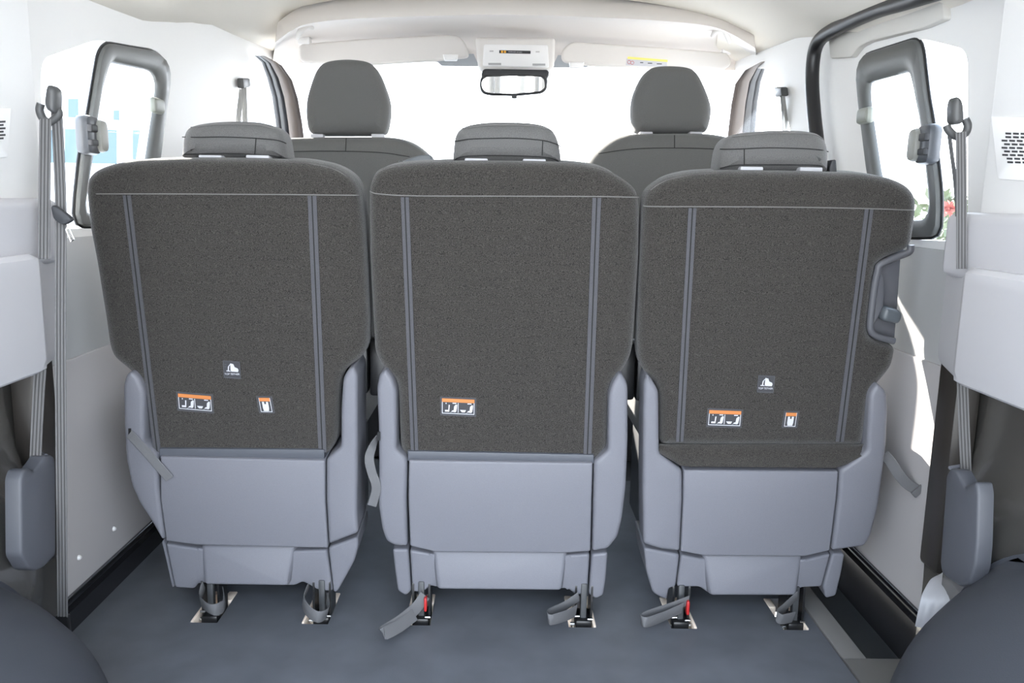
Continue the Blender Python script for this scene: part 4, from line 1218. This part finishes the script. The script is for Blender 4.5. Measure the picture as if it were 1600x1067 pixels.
# front belts on the middle pillars
M_pale_web = mat('pale_webbing', (.34, .34, .33), .7)
M_pale_web['groove'] = 'pale_webbing'
def front_belt(label, s, g, a, b):
    fx = xframe(s * (XW - .014))
    p = fx.px(*g)
    t = thing('front_seat_belt', label, 'seat belt', (p.x, p.y, .7), 'front seat belts on the middle pillars')
    mk('guide', plate(fx, [(g[0] - 6, g[1] - 8), (g[0] + 5, g[1] - 8), (g[0] + 6, g[1] + 6), (g[0] - 5, g[1] + 8)], slab_prof(.02, .005, -.012), r=.004), M_guide, t)
    for q, Y in ((a, p.y + .01), (b, p.y - .01)):
        pp = [on_y(x, y, Y - .02) for x, y in q]
        bm = bmesh.new(); ribbon(bm, smooth_path(pp, 5), Vector((.7, .7, 0)), .0085, .0016, RIBS); mk('webbing', bm, M_pale_web, t)
front_belt('pale front seat belt on the left middle pillar behind the left rear headrest', -1, (380, 130), [(381, 134), (383, 190), (384, 300)], [(378, 140), (372, 190), (362, 300)])
front_belt('pale front seat belt on the right middle pillar behind the right rear headrest', 1, (1222, 144), [(1221, 148), (1225, 200), (1228, 300)], [(1224, 150), (1230, 200), (1238, 300)])

# ------------------------------------------------------------------ outside
bm = bmesh.new(); box(bm, (-60, -60, -.75), (60, 60, -.70)); mk('ground', bm, M_ground, None, kind='structure')
M_facade = mat('white_render', (.80, .80, .80), .9)
M_bluewin = mat('pale_blue_window', (.062, .102, .12), .4)
t = thing('outside_building', 'white building with blue windows seen through the left side window', 'building', (-10, 18, -.70))
bm = bmesh.new(); box(bm, (-15.5, 16, -.70), (-4.2, 24, 4.6), .05); mk('facade', bm, M_facade, t)
fb_ = yframe(15.98)
for q in ([(101, 201), (182, 203), (182, 256), (101, 254)], [(207, 203), (233, 204), (233, 250), (207, 249)], [(60, 203), (88, 203), (88, 254), (60, 254)], [(106, 154), (122, 154), (122, 184), (106, 183)], [(177, 172), (186, 172), (186, 188), (177, 187)]):
    mk('window', plate(fb_, q, [(0, 0), (0, .05)]), M_bluewin, t)
t = thing('outside_backdrop', 'pale panelled shed front added for the bands it reflects in the mirror', 'backdrop', (.3, -12, -.70))  # stand-in front, added behind the camera to put bands in the mirror
bm = bmesh.new(); box(bm, (-1.1, -14, -.70), (1.7, -12, 3.0), .03); mk('body', bm, M_facade, t)
for a, b, c in ((-.34, -.21, .018), (-.20, -.07, .015), (.26, .42, .036), (.58, .70, .011), (.73, .92, .018)):
    bm = bmesh.new(); box(bm, (a, -12.0, -.68), (b, -11.96, 2.8), .006); mk('panel', bm, mat('backdrop_panel_grey', (c, c * 1.04, c * 1.02), .6), t)
t = thing('flowering_shrub', 'green shrub with a red bloom outside the right side window', 'shrub', (2.75, 5.05, -.70))
bm = bmesh.new()
for k in range(900):
    a, e, r_ = random.uniform(0, 6.283), random.uniform(-.9, 1.5), .62 * random.random() ** .33
    c = Vector((2.75 + r_ * math.cos(a) * math.cos(e), 5.05 + r_ * math.sin(a) * math.cos(e), .25 + .62 * math.sin(e) * random.random() ** .3))
    d = Vector((random.uniform(-1, 1), random.uniform(-1, 1), random.uniform(-.4, 1))).normalized()
    n = d.cross(Vector((random.random(), random.random(), .5))).normalized()
    v = [bm.verts.new(c + p) for p in (d * .0, d * .04 + n * .02, d * .09, d * .04 - n * .02)]
    bm.faces.new(v)
mk('foliage', bm, M_leaf, t)
bm = bmesh.new(); tube(bm, [(2.75, 5.05, -.70), (2.75, 5.05, .2)], [.04, .02], 8); mk('stem', bm, M_pillar, t)
bm = bmesh.new()
for k in range(40):
    c = on_y(1483 + random.uniform(-4, 4), 326 + random.uniform(-7, 7), 4.45)
    d = Vector((random.uniform(-1, 1), random.uniform(-1, 1), random.uniform(-1, 1))).normalized()
    n = d.cross(Vector((.3, .5, .8))).normalized()
    bm.faces.new([bm.verts.new(c + p) for p in (d * 0, d * .02 + n * .012, d * .04, d * .02 - n * .012)])
mk('bloom', bm, M_flower, t)
